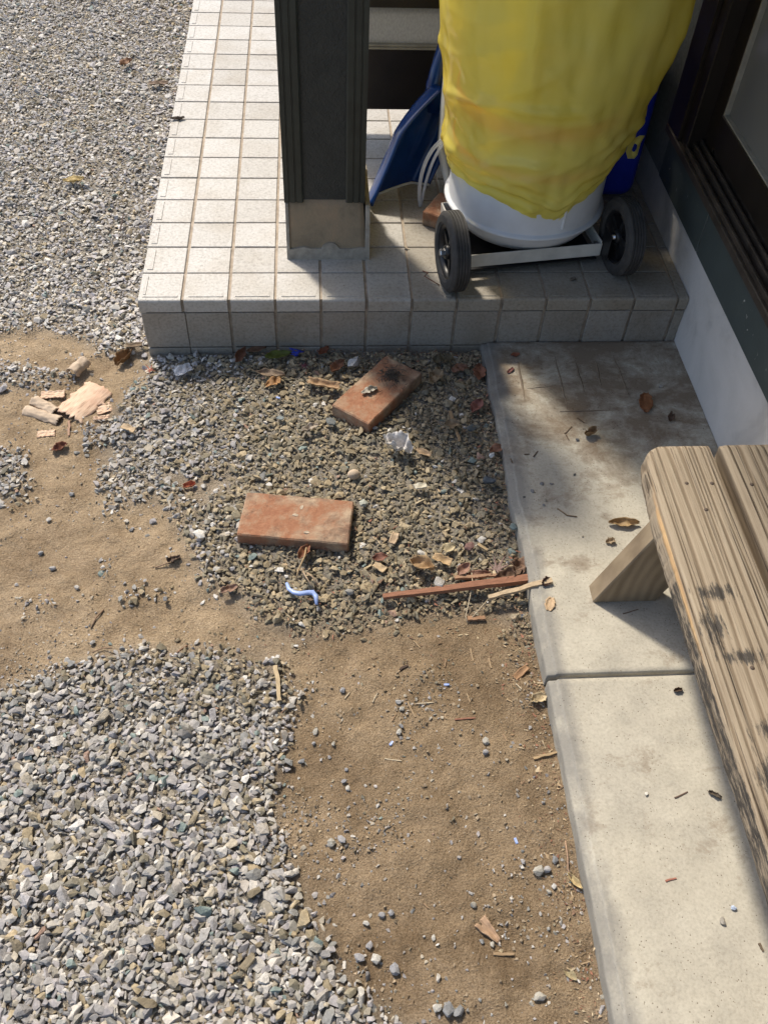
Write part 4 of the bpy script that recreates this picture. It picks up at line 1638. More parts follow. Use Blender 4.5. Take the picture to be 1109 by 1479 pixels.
def maple(xy, size, rz, col, label, z=None, seed=0, curl=.3):
    """five pointed leaf"""
    pts = []
    n = 7
    for k in range(n):
        a = -2.3 + 4.6 * k / (n - 1)
        r = size * (1, .8, .62)[min(abs(k - 3), 2)] * (.85 + .3 * mnoise.noise((k, seed, 0)))
        pts.append((r * .22 * math.cos(a - .36), r * .22 * math.sin(a - .36)))
        pts.append((r * math.cos(a), r * math.sin(a)))
    pts.append((-size * .1, 0))
    bm = bmesh.new()
    c = bm.verts.new((0, 0, 0))
    vs = [bm.verts.new((x, y, curl * size * (math.hypot(x, y) / size) ** 2 * (.5 + mnoise.noise((x * 60, y * 60, seed))))) for x, y in pts]
    for i in range(len(vs)):
        bm.faces.new((c, vs[i], vs[(i + 1) % len(vs)]))
    bmesh.ops.subdivide_edges(bm, edges=bm.edges[:], cuts=1)
    mz = min(v.co.z for v in bm.verts)
    for v in bm.verts:
        v.co.z -= mz
    bmesh.ops.triangulate(bm, faces=bm.faces[:])
    o = link('maple_leaf', bm_mesh('maple_leaf', bm, True), M['leaf'])
    md = o.modifiers.new('thick', 'SOLIDIFY')
    md.thickness = .0006
    zz = surf(*xy) if z is None else z
    o.location = (xy[0], xy[1], zz)
    o.rotation_euler = (0, 0, rz)
    o.color = (*col, 1)
    tag(o, label, 'leaf')
    return o


def stick(a, b, w, h, col, label, cat='stick', group=None, z=None, name='twig', taper=.8, bend=.0, za=0, zb=0):
    """split stick from a to b lying on the ground (flat-sided)"""
    a, b = Vector(a), Vector(b)
    d = b - a
    L = d.length
    n = 10
    V, F = [], []
    for i in range(n + 1):
        t = i / n
        k = 1 + (taper - 1) * t
        yy = bend * L * math.sin(math.pi * t) + mnoise.noise((t * 4, L * 90, 1)) * w * .25
        hw, hh = w / 2 * k * (1 + .12 * mnoise.noise((t * 9, L * 50, 2))), h * k
        zz = za + (zb - za) * t
        V += [((t - .5) * L, yy - hw, zz), ((t - .5) * L, yy + hw, zz), ((t - .5) * L, yy + hw * .8, zz + hh), ((t - .5) * L, yy - hw * .85, zz + hh * .92)]
    for i in range(n):
        p, q = 4 * i, 4 * i + 4
        for k in range(4):
            F.append((p + k, q + k, q + (k + 1) % 4, p + (k + 1) % 4))
    F += [(0, 1, 2, 3), tuple(4 * n + k for k in (3, 2, 1, 0))]
    o = link(name, mesh(name, V, F), M['wood_chip'])
    m = (a + b) / 2
    zc = surf(m.x, m.y) if z is None else z
    o.location = (m.x, m.y, zc - .0006)
    if z is None:
        zA, zB = surf(a.x, a.y), surf(b.x, b.y)
        o.location.z = (zA + zB) / 2
        o.rotation_euler = (0, -math.atan2(zB - zA, L), math.atan2(d.y, d.x))
    else:
        o.rotation_euler = (0, 0, math.atan2(d.y, d.x))
    o.color = (*col, 1)
    tag(o, label, cat, group)
    return o


PEB = [hull_template(22, 800 + i, .52 + .03 * (i % 4), .72 + .03 * (i % 3)) for i in range(8)]
PEBM = []
for V_, F_ in PEB:
    me_ = mesh('pebble', V_, [tuple(int(q) for q in f) for f in F_], False)
    me_.materials.append(M['stone'])
    PEBM.append(me_)


def pebble(xy, s, col, label, group=None, z=None, k=0, flat=1.0):
    o = bpy.data.objects.new('pebble', PEBM[k % 8])
    C.objects.link(o)
    zz = (surf(*xy) if z is None else z) + s * .23 * flat
    o.location = (xy[0], xy[1], zz)
    o.scale = (s, s, s * flat)
    o.rotation_euler = (R.gauss(0, .1), R.gauss(0, .1), R.uniform(0, 6.28))
    o.color = (*col, 1)
    tag(o, label, 'pebble', group)
    return o


# -- on the gravel between porch and path
leaf((0.301, -0.034), .052, .026, .25, (.16, .19, .03), 'olive green leaf lying on gravel against the porch riser', curl=.5, seed=1)
maple((0.359, -0.061), .026, -1.2, (.17, .045, .07), 'purple pointed leaf beside the blue twine by the porch riser', seed=2)
leaf((0.286, -0.095), .055, .024, -.2, (.33, .24, .16), 'grey-brown curled leaf just in front of the olive green leaf', curl=.6, seed=3)
leaf((0.292, -0.122), .034, .026, .6, (.46, .25, .10), 'orange-brown crumpled leaf in front of the grey-brown leaf', shape='ragged', crump=.5, seed=4)
leaf((0.401, -0.133), .062, .022, -.3, (.60, .40, .22), 'long wavy tan bark strip beside the dusty brick', shape='chip', curl=.9, crump=.35, seed=5, name='bark_strip', cat='bark')
leaf((0.213, -0.026), .045, .020, 1.2, (.30, .14, .08), 'rust brown leaf propped on the porch riser foot', curl=.8, tilt=(.5, 0), seed=6)
leaf((0.251, -0.005), .04, .02, .3, BROWN, 'dark brown leaf flat against the porch riser beside a propped leaf', curl=.5, seed=61)
leaf((0.434, -0.071), .04, .025, .9, (.28, .13, .07), 'brown leaf tucked against the side of the dusty brick', curl=.6, seed=7)
leaf((0.404, -0.011), .03, .018, .9, (.34, .12, .06), 'small rust leaf at the riser foot behind the tan strip', curl=.6, seed=71)
leaf((0.674, -0.046), .04, .03, .2, (.20, .16, .09), 'crumpled olive brown leaf near the brick and the riser', shape='ragged', crump=.5, seed=8)
leaf((0.652, -0.109), .045, .03, 1.0, (.36, .26, .15), 'tan crumpled leaf in the shade right of the dusty brick', shape='ragged', crump=.6, seed=9)
leaf((0.710, -0.075), .035, .028, .4, (.36, .19, .12), 'rust leaf in the shaded gravel a hand from the path', shape='ragged', crump=.4, seed=10)
leaf((0.752, -0.092), .045, .028, 1.4, (.38, .17, .10), 'reddish leaf lying against the path edge near the porch', curl=.6, seed=11)
leaf((0.733, -0.200), .04, .026, 1.0, (.33, .14, .11), 'dull red leaf leaning on the path edge', curl=.5, seed=12)
leaf((0.758, -0.332), .03, .022, .5, (.36, .18, .11), 'small brown leaf touching the path edge beside white pebble', curl=.5, seed=13)
stick((0.673, -0.217), (0.684, -0.305), .008, .003, (.36, .25, .14), 'flat tan stick on shaded gravel beside a round dry leaf', name='split_stick')
leaf((0.673, -0.259), .032, .026, .2, (.36, .27, .17), 'round dry leaf beneath the flat tan stick', curl=.5, seed=14)
o = leaf((0.551, -0.330), .056, .042, -.6, (.80, .78, .76), 'crumpled white paper scrap on gravel between the two bricks', cat='paper', shape='ragged', curl=.9, crump=.8, seed=15, name='paper_scrap')
leaf((0.604, -0.339), .03, .018, -.6, (.62, .45, .28), 'tan leaf scrap right beside the white paper scrap', shape='ragged', curl=.4, crump=.3, seed=16)
leaf((0.372, -0.270), .035, .018, .5, (.58, .50, .40), 'pale torn leaf on gravel left of the white paper', shape='ragged', curl=.6, crump=.6, seed=17)
leaf((0.591, -0.429), .022, .014, .2, (.64, .60, .48), 'pale cream chip on gravel right of the shell', shape='chip', curl=.3, seed=18, name='wood_chip', cat='chip', mat='wood_chip')


def half_shell(xy):
    me = lathe_mesh('snail_shell', [(.0165, 0), (.0160, .004), (.0138, .008), (.010, .0115), (.005, .0135), (.0001, .014)], 20)
    o = link('seed_shell', me, M['bark_inner'])
    o.location = (*xy, surf(*xy) - .001)
    o.rotation_euler = (.5, .2, .4)
    o.scale = (.85, .65, .8)
    tag(o, 'cream half shell lying on gravel beyond the bare brick', 'shell')


half_shell((0.458, -0.397))
GB, BL = (.17, .20, .215), (.10, .115, .13)
pebble((0.472, -0.065), .036, (.44, .44, .43), 'big pale grey rough stone between tan strip and dusty brick', k=1)
pebble((0.731, -0.419), .030, BL, 'dark blue-grey smooth pebble a hand from the path edge', k=2)
pebble((0.764, -0.538), .022, (.15, .19, .185), 'small round blue-green pebble against the path edge', k=3, flat=1.2)
pebble((0.712, -0.272), .028, (.11, .125, .13), 'dark oval pebble beside the round dry leaf', k=4, flat=.7)
pebble((0.606, -0.665), .028, (.40, .38, .35), 'pale grey pebble lying against the red-brown lath', k=5)
pebble((0.440, -0.681), .020, (.25, .245, .23), 'grey round pebble between blue plastic piece and lath', k=6)
pebble((0.672, -0.581), .026, (.20, .115, .10), 'purple-brown pebble beside the leaf pile by the path', k=7)
pebble((0.475, -0.472), .026, (.38, .39, .33), 'pale greenish flat stone just right of the bare brick', k=0, flat=.7)
pebble((0.415, -0.246), .028, (.16, .17, .165), 'dark flat pebble in front of the dusty brick', k=1, flat=.55)
pebble((0.309, -0.233), .020, (.22, .25, .25), 'grey-green flat pebble left of the pale torn leaf', k=2, flat=.6)
pebble((0.745, -0.350), .016, (.66, .65, .62), 'white pebble beside the small brown leaf at the path', k=3)
pebble((0.161, -0.539), .030, (.62, .60, .55), 'long white stone at the gravel edge left of the brick', k=4, flat=.6)

# dust clump and leaf on the second brick
def wool():
    c = Vector((.552, -.128, .0515))
    bm_v, bm_f = [], []
    root = None
    V, F = [], []
    for q in range(150):
        a = R.uniform(0, 6.28)
        r = abs(R.gauss(0, .018))
        p = Vector((r * math.cos(a) * 1.0, r * math.sin(a) * 1.35, abs(R.gauss(0, .007))))
        d = Vector((R.gauss(0, 1), R.gauss(0, 1), R.gauss(0, .5))).normalized() * R.uniform(.006, .016)
        m = p + d * .5 + Vector((R.gauss(0, .003), R.gauss(0, .003), R.uniform(0, .004)))
        e = p + d
        for A, B in ((p, m), (m, e)):
            A, B = Vector((A.x, A.y, max(A.z, .0))), Vector((B.x, B.y, max(B.z, .0)))
            s = (B - A).cross(Vector((R.gauss(0, 1), R.gauss(0, 1), R.gauss(0, 1)))).normalized() * .0006
            k = len(V)
            s2 = (B - A).cross(s).normalized() * .0006
            V += [A - s, A + s, A + s2, B - s, B + s, B + s2]
            F += [(k, k + 1, k + 4, k + 3), (k + 1, k + 2, k + 5, k + 4), (k + 2, k, k + 3, k + 5)]
    # soft core
    for q in range(70):
        a, r = R.uniform(0, 6.28), abs(R.gauss(0, .014))
        p = Vector((r * math.cos(a), r * math.sin(a) * 1.3, R.uniform(0, .005)))
        k = len(V)
        for i in range(4):
            V.append(p + Vector((R.gauss(0, .003), R.gauss(0, .003), R.uniform(-.001, .003))))
        F += [(k, k + 1, k + 2), (k, k + 2, k + 3), (k, k + 3, k + 1), (k + 1, k + 3, k + 2)]
    mz = min(v.z for v in V)
    V = [Vector((v.x, v.y, v.z - mz)) for v in V]
    o = link('dust_clump', mesh('dust_clump', V, F), M['dust_wool'])
    o.location = (c.x, c.y, .0495)
    tag(o, 'dark hairy dust clump lying on the brick by the porch', 'dust clump')


wool()
leaf((0.500, -0.175), .034, .018, .5, (.62, .58, .48), 'torn pale leaf lying on the dusty brick', shape='ragged', curl=.5, crump=.6, z=.0505, seed=20)
for a, b, sd in (((0.363, -0.551), (0, 0), 1), ((0.342, -0.508), (0, 0), 2), ((0.354, -0.489), 0, 3)):
    leaf(a, .009, .006, R.uniform(0, 3), (.58, .48, .36), 'tiny pale chip lying on top of the bare brick', cat='chip', group='chips on the bare brick', shape='ragged', curl=.2, z=.0402, seed=30 + sd, name='wood_chip', mat='wood_chip')

# -- leaf and stick pile beside the path
stick((0.500, -0.691), (0.778, -0.659), .010, .007, (.36, .17, .10), 'long red-brown lath at the gravel edge, end against the path', name='wood_lath', taper=1.7, cat='lath')
stick((0.693, -0.697), (0.809, -0.679), .009, .006, (.62, .48, .31), 'pale split stick bridging from the dirt onto the path', name='split_stick', z=.030, za=-.012, zb=.012, taper=1.25)
stick((0.652, -0.731), (0.685, -0.729), .010, .005, (.44, .26, .15), 'short brown lath offcut on the dirt below the lath', name='wood_lath', cat='lath')
stick((0.636, -0.650), (0.717, -0.645), .008, .006, (.46, .28, .17), 'short brown splinter lying just behind the long lath', name='split_stick')
stick((0.756, -0.613), (0.782, -0.603), .008, .005, (.58, .44, .27), 'tan stub of split wood in the leaf pile', name='split_stick')
stick((0.689, -0.573), (0.706, -0.587), .007, .005, (.56, .42, .24), 'tan curled splinter behind the leaf pile', name='split_stick')
leaf((0.577, -0.624), .042, .030, -.4, (.56, .38, .20), 'folded tan leaf on gravel behind the lath', curl=1.0, seed=40)
leaf((0.617, -0.609), .032, .018, -.5, (.62, .44, .24), 'yellow-tan bark chip between folded leaf and purple pebble', shape='chip', curl=.6, seed=41, name='bark_strip', cat='bark')
leaf((0.632, -0.581), .024, .020, .3, (.64, .54, .34), 'cream leaf scrap beside the purple-brown pebble', curl=.4, seed=42)
leaf((0.498, -0.622), .022, .014, -.7, (.58, .44, .27), 'small tan chip on gravel in line with the folded leaf', shape='chip', curl=.3, seed=43, name='wood_chip', cat='chip', mat='wood_chip')
leaf((0.529, -0.558), .024, .014, 1.2, (.56, .42, .28), 'small upright tan chip right of the bare brick', shape='chip', curl=.3, seed=44, name='wood_chip', cat='chip', mat='wood_chip')
leaf((0.500, -0.602), .026, .018, .2, (.28, .12, .08), 'dark red leaf scrap behind the small tan chip', curl=.5, seed=45)
maple((0.719, -0.628), .045, .9, (.34, .23, .20), 'dry mauve star-shaped leaf on the pile behind the lath', seed=46, curl=.8)
leaf((0.655, -0.633), .03, .02, .8, (.42, .24, .17), 'pinkish brown leaf below the purple-brown pebble', curl=.7, seed=47)
leaf((0.683, -0.643), .04, .02, .1, (.36, .20, .14), 'brown leaf pinned under the star-shaped leaf', shape='ragged', curl=.6, crump=.5, seed=48)
leaf((0.759, -0.633), .04, .03, 1.3, (.28, .17, .11), 'dark crumpled leaf wedged between lath and path', shape='ragged', curl=.8, crump=.7, seed=49)
leaf((0.739, -0.648), .05, .026, .4, (.22, .14, .09), 'dark brown litter leaf under the wedged crumpled leaf', shape='ragged', curl=.6, crump=.6, seed=491)
leaf((0.775, -0.620), .03, .02, 1.6, (.40, .15, .07), 'rust leaf standing on edge at the path side', curl=.6, tilt=(.7, 0), seed=50)


def fibre(pts, r, col, label, name='dry_stalk', cat='stalk', z=None, lift=.004):
    P_ = []
    for i, (x, y) in enumerate(pts):
        zz = surf(x, y) if z is None else z
        P_.append(Vector((x, y, zz + (lift if 0 < i < len(pts) - 1 else .0008))))
    base = P_[0].copy()
    o = link(name, tube_mesh(name, [p - base for p in P_], r, 5), M['wood_chip'])
    o.location = base
    o.color = (*col, 1)
    tag(o, label, cat)
    return o


fibre([(0.670, -0.633), (0.668, -0.662), (0.660, -0.693), (0.649, -0.728), (0.652, -0.738)], .0009, PALE, 'thin pale thread of bark hanging over the long lath')
fibre([(0.693, -0.697), (0.674, -0.718), (0.656, -0.734)], .0008, PALE, 'fine pale fibre running from the split stick to the offcut')
fibre([(0.363, -0.572), (0.359, -0.605), (0.348, -0.633), (0.342, -0.652)], .0016, (.50, .36, .20), 'tan dry stalk standing behind the blue plastic piece', lift=.012)
fibre([(0.353, -0.624), (0.362, -0.652), (0.377, -0.672)], .0015, (.50, .38, .26), 'pinkish dry stalk crossing towards the blue plastic piece', lift=.010)
fibre([(0.362, -0.634), (0.373, -0.650), (0.383, -0.666)], .0013, (.46, .33, .22), 'short dry stalk right of the crossing stalk', lift=.010)
leaf((0.358, -0.590), .03, .02, 1.0, (.34, .15, .08), 'rust brown leaf at the top of the dry stalks', shape='ragged', curl=.7, crump=.5, seed=51)
leaf((0.222, -0.664), .028, .018, .4, (.42, .27, .19), 'small pinkish leaf at the gravel edge left of the blue piece', shape='ragged', curl=.6, crump=.5, seed=52)


def flosser():
    px = [(0.326, -0.656), (0.330, -0.670), (0.339, -0.680), (0.350, -0.683), (0.363, -0.680), (0.373, -0.678), (0.379, -0.687), (0.380, -0.705)]
    P_ = []
    for x, y in px:
        P_.append(Vector((x, y, surf(x, y) + .0035)))
    base = P_[0].copy()
    o = link('plastic_piece', tube_mesh('plastic_piece', [p - base for p in P_], [.0028, .004, .0046, .005, .005, .0058, .0048, .003], 8, flat=.75), M['light_blue_plastic'])
    o.location = base
    tag(o, 'curved light blue plastic piece lying at the gravel edge', 'plastic piece')


flosser()


def blue_twine():
    root = None
    c = (0.340, -0.025)
    z = surf(*c) + .004
    V = []
    bm = bmesh.new()
    me_list = []
    pts = [Vector((R.gauss(0, .012), R.gauss(0, .006), abs(R.gauss(.004, .004)))) for _ in range(12)]
    pts = [Vector((-.022, .004, .002))] + pts + [Vector((.026, .004, .002))]
    sm = []
    for i in range(len(pts) - 1):
        for k in range(3):
            sm.append(pts[i].lerp(pts[i + 1], k / 3))
    o = link('blue_twine', tube_mesh('blue_twine', sm, .0013, 5), M['blue_plastic'])
    o.location = (*c, z)
    tag(o, 'tangled blue plastic twine on gravel by the porch riser', 'twine')


blue_twine()
# clear wrapper
o = leaf((0.091, -0.069), .036, .030, .5, (1, 1, 1), 'crinkled clear plastic wrapper on gravel near the porch corner', cat='wrapper', shape='chip', curl=.25, crump=.35, seed=60, name='plastic_wrapper')
o.data.materials[0] = M['clear_film']

# -- bark heap at the left
def bark_sheet(name, xy, L, W, rz, curl, label, z=None, tiltx=0, tilty=0, seed=0, th=.0022, ragged=.0, col=None):
    """curved sheet, grain along local X, curl in radians over its width"""
    nu, nv = 22, 14
    V = []
    for j in range(nu + 1):
        t = j / nu - .5
        for i in range(nv + 1):
            s = i / nv - .5
            ww = W * (1 + .10 * mnoise.noise((t * 4, seed, 0)))
            if abs(curl) > .05:
                r = ww / curl
                y, zz = r * math.sin(s * curl), r * (1 - math.cos(s * curl))
            else:
                y, zz = s * ww, 0
            end = (ragged + .06) * L * mnoise.noise((i * .9, seed, 9 + (j > nu / 2))) * (abs(t) * 2) ** 6
            y += W * .10 * mnoise.noise((t * 9, seed, 4)) * (abs(s) * 2) ** 3
            V.append((t * L + end, y, zz + mnoise.noise((t * 6, s * 6, seed)) * .003))
    mz = min(v[2] for v in V)
    V = [(a, b, c - mz) for a, b, c in V]
    n = nv + 1
    F = [(a * n + b, a * n + b + 1, (a + 1) * n + b + 1, (a + 1) * n + b) for a in range(nu) for b in range(nv)]
    o = link(name, mesh(name, V, F, True), M['bark'])
    md = o.modifiers.new('thick', 'SOLIDIFY')
    md.thickness = th
    md.offset = 1
    o.location = (*xy, surf(*xy) if z is None else z)
    o.rotation_euler = (tiltx, tilty, rz)
    tag(o, label, 'bark')
    return o


bx, by = (-0.118, -0.146)
bark_sheet('bark_sheet', (bx, by), .106, .078, 1.02, -.9, 'largest tan bark sheet, gently arched, on the dirt', z=surf(bx, by) + .003, seed=1, ragged=.04)
q = bark_sheet('bark_roll', (-0.142, -0.047), .048, .050, 1.05, -3.4, 'short rolled bark tube behind the largest bark sheet', seed=2)
q.data.materials[0] = M['bark_inner']
q = bark_sheet('bark_roll', (-0.200, -0.183), .086, .036, -.42, -2.3, 'long pale bark roll on the dirt left of the bark sheet', seed=3)
q.data.materials[0] = M['bark_inner']
q = bark_sheet('bark_roll', (-0.199, -0.158), .066, .032, -.62, -2.0, 'pale bark roll lying right behind the longer roll', seed=4)
q.data.materials[0] = M['bark_inner']
bark_sheet('bark_sheet', (-0.073, -0.166), .034, .028, .4, .4, 'small orange bark piece under the right side of the sheet', seed=5, ragged=.15)
bark_sheet('bark_sheet', (-0.072, -0.200), .034, .010, .15, .3, 'narrow tan bark strip in front of the bark sheet', seed=6)
bark_sheet('bark_sheet', (-0.187, -0.125), .05, .022, .1, .3, 'reddish bark strip sticking out left of the largest sheet', seed=7)
bark_sheet('bark_sheet', (-0.182, -0.240), .036, .018, .1, .5, 'pinkish bark flake on the dirt in front of the rolls', seed=8)
stick((-0.140, -0.203), (-0.135, -0.247), .006, .002, (.46, .29, .2), 'upright sliver of bark at the near corner of the sheet', name='bark_sliver', cat='bark')
leaf((-0.147, -0.283), .03, .02, .6, (.30, .12, .07), 'crumpled rust leaf on the dirt in front of the bark', shape='ragged', curl=.7, crump=.7, seed=70)
leaf((-0.009, -0.245), .028, .014, -.5, (.58, .44, .28), 'tan chip on the gravel tongue right of the bark', shape='chip', seed=72, name='wood_chip', cat='chip', mat='wood_chip')
leaf((-0.049, -0.010), .045, .030, 1.0, (.33, .19, .08), 'brown curled leaf on dirt left of the porch corner', curl=1.1, crump=.4, shape='ragged', seed=73)
leaf((-0.028, 0.021), .03, .014, .1, (.22, .16, .10), 'dark bark flake behind the brown curled leaf', shape='chip', curl=.5, seed=74, name='wood_chip', cat='chip', mat='wood_chip')
maple((0.016, -0.056), .026, 2.2, (.42, .11, .06), 'red pointed leaf beside the porch corner foot', seed=75)
leaf((0.129, -0.401), .022, .016, .3, (.55, .17, .08), 'bright orange-red leaf scrap at the gravel edge', shape='ragged', curl=.8, crump=.4, seed=76)
leaf((-0.271, 0.719), .05, .026, .2, (.62, .48, .20), 'yellow leaf lying alone on the gravel beside the porch', curl=.4, seed=77)
leaf((-0.218, 1.442), .045, .03, .9, (.36, .20, .11), 'brown leaf far back on the gravel beside the porch', curl=.6, seed=78)
leaf((-0.099, 1.300), .05, .022, .1, (.24, .17, .12), 'dark wood chip on gravel against the far porch edge', shape='chip', seed=79, name='wood_chip', cat='chip', mat='wood_chip')
leaf((0.023, 0.795), .034, .014, .15, (.16, .12, .085), 'dark leaf curled over the left edge of the porch tiles', curl=.7, z=TOP + .0005, seed=80)
stick((-0.116, 0.475), (-0.117, 0.562), .004, .003, DARK, 'dark twig on the gravel left of the porch', name='twig')
# sprout of grass at the far edge
def sprout():
    c = (-0.414, 1.975)
    r_ = empty('grass_tuft', (c[0], c[1], surf(*c)))
    tag(r_, 'small bright green weed tuft in the far gravel', 'weed')
    for k in range(14):
        a = R.uniform(0, 6.28)
        l_ = R.uniform(.03, .06)
        p = [Vector((0, 0, -.004)), Vector((math.cos(a) * l_ * .3, math.sin(a) * l_ * .3, l_ * .6)), Vector((math.cos(a) * l_ * .8, math.sin(a) * l_ * .8, l_ * .75))]
        link('blade', tube_mesh('blade', p, [.003, .0035, .0006], 5, flat=.3), M['green_blade'], r_)


sprout()

# -- straw and bits on the bare dirt
STR = [((0.651, -0.792), (0.653, -0.816)), ((0.680, -0.814), (0.682, -0.834)), ((0.720, -0.868), (0.728, -0.880)), ((0.530, -0.895), (0.541, -0.924)), ((0.545, -0.898), (0.574, -0.897)), ((0.472, -0.891), (0.481, -0.875)), ((0.592, -0.918), (0.593, -0.927)), ((0.486, -0.993), (0.513, -0.998)), ((0.605, -0.811), (0.601, -0.827)), ((0.633, -0.882), (0.637, -0.898)), ((0.551, -0.773), (0.561, -0.787)), ((0.744, -1.314), (0.758, -1.311)), ((0.530, -1.220), (0.536, -1.227)), ((0.685, -0.959), (0.689, -0.972)), ((0.502, -0.930), (0.510, -0.917)), ((0.425, -0.883), (0.434, -0.872))]

for a, b in STR:
    cs_ = R.choice([(TAN, 'tan'), (PALE, 'pale'), ((.44, .30, .18), 'brown')])
    stick(a, b, .0022, .0016, cs_[0], '%s straw %s on the bare dirt in front of the lath' % (cs_[1], 'sliver' if math.dist(a, b) < .016 else 'stalk'), cat='straw', group='straws on the bare dirt', name='straw')
stick((0.607, -0.930), (0.642, -0.928), .0034, .002, (.36, .17, .11), 'red-brown twig lying across the bare dirt', name='twig')
stick((0.522, -0.832), (0.537, -0.824), .005, .003, DARK, 'short dark stick on the dirt below the blue plastic piece', name='twig')
stick((0.729, -1.002), (0.775, -0.995), .005, .003, (.50, .36, .20), 'tan stick on the dirt pointing at the path edge', name='twig')
stick((0.622, -1.294), (0.652, -1.295), .005, .003, (.48, .34, .20), 'tan twig on the dirt below the brown bark chip', name='twig')
leaf((0.733, -0.844), .030, .011, .7, (.40, .24, .13), 'brown flat bark chip on dirt near the path joint', shape='chip', seed=90, name='wood_chip', cat='chip', mat='wood_chip')
leaf((0.621, -1.263), .034, .020, -.9, (.46, .31, .20), 'pinkish triangular bark chip on the open dirt', shape='tri', seed=91, name='wood_chip', cat='chip', mat='wood_chip')
leaf((0.754, -0.898), .026, .020, .3, (.66, .54, .34), 'cream crumpled leaf on dirt beside the path', shape='ragged', curl=.6, crump=.5, seed=92)
leaf((0.727, -1.325), .020, .011, -.8, (.52, .44, .26), 'yellowish leaf scrap on dirt near the path', curl=.4, seed=93)
fibre([(0.755, -1.140), (0.754, -1.163), (0.751, -1.183), (0.754, -1.194)], .0011, (.50, .33, .22), 'thin dry stem with a husk along the path edge')
leaf((0.758, -1.200), .026, .009, -.95, (.68, .55, .30), 'tan husk at the end of the thin dry stem', curl=.9, seed=94, name='seed_husk', cat='husk')
stick((0.309, -0.827), (0.317, -0.891), .0085, .004, (.66, .52, .32), 'pale lath lying upright on the gravel by the dirt', name='wood_lath', cat='lath')
fibre([(-0.003, -0.687), (-0.013, -0.706), (-0.019, -0.727)], .0017, (.30, .20, .13), 'brown forked twig on the left dirt patch', name='twig', cat='stick')
fibre([(0.154, -0.772), (0.143, -0.785), (0.139, -0.792)], .0017, (.34, .20, .13), 'short brown twig at the edge of the large gravel heap', name='twig', cat='stick')
fibre([(0.080, -0.600), (0.099, -0.594), (0.114, -0.589)], .0011, (.20, .13, .09), 'thin dark twig on the dirt left of the brick', name='twig', cat='stick')
leaf((0.114, -0.584), .022, .014, .4, (.13, .08, .055), 'small dark crumpled leaf on dirt left of the brick', shape='ragged', curl=.8, crump=.7, seed=95)
fibre([(-0.007, -0.780), (0.008, -0.771), (0.027, -0.778)], .0013, (.33, .22, .14), 'curved rootlet over the far edge of the gravel heap', name='twig', cat='stick')
for (p_, q_) in (((0.601, -0.862), 0), ((0.499, -0.966), 1), ((0.680, -1.135), 2), ((0.303, -0.169), 3)):
    o_ = leaf(p_, .008, .0035, q_ * .9, (1, 1, 1), ('blue plastic fleck on dirt near the red-brown twig', 'blue plastic fleck on dirt near the large gravel heap', 'blue plastic fleck on dirt a hand from the path', 'tiny blue plastic fleck among gravel in front of the orange-brown leaf')[q_], cat='plastic fleck', group='blue plastic flecks', shape='chip', curl=.2, seed=96 + q_, name='plastic_fleck', mat='wood_chip')
    o_.data.materials[0] = M['light_blue_plastic']
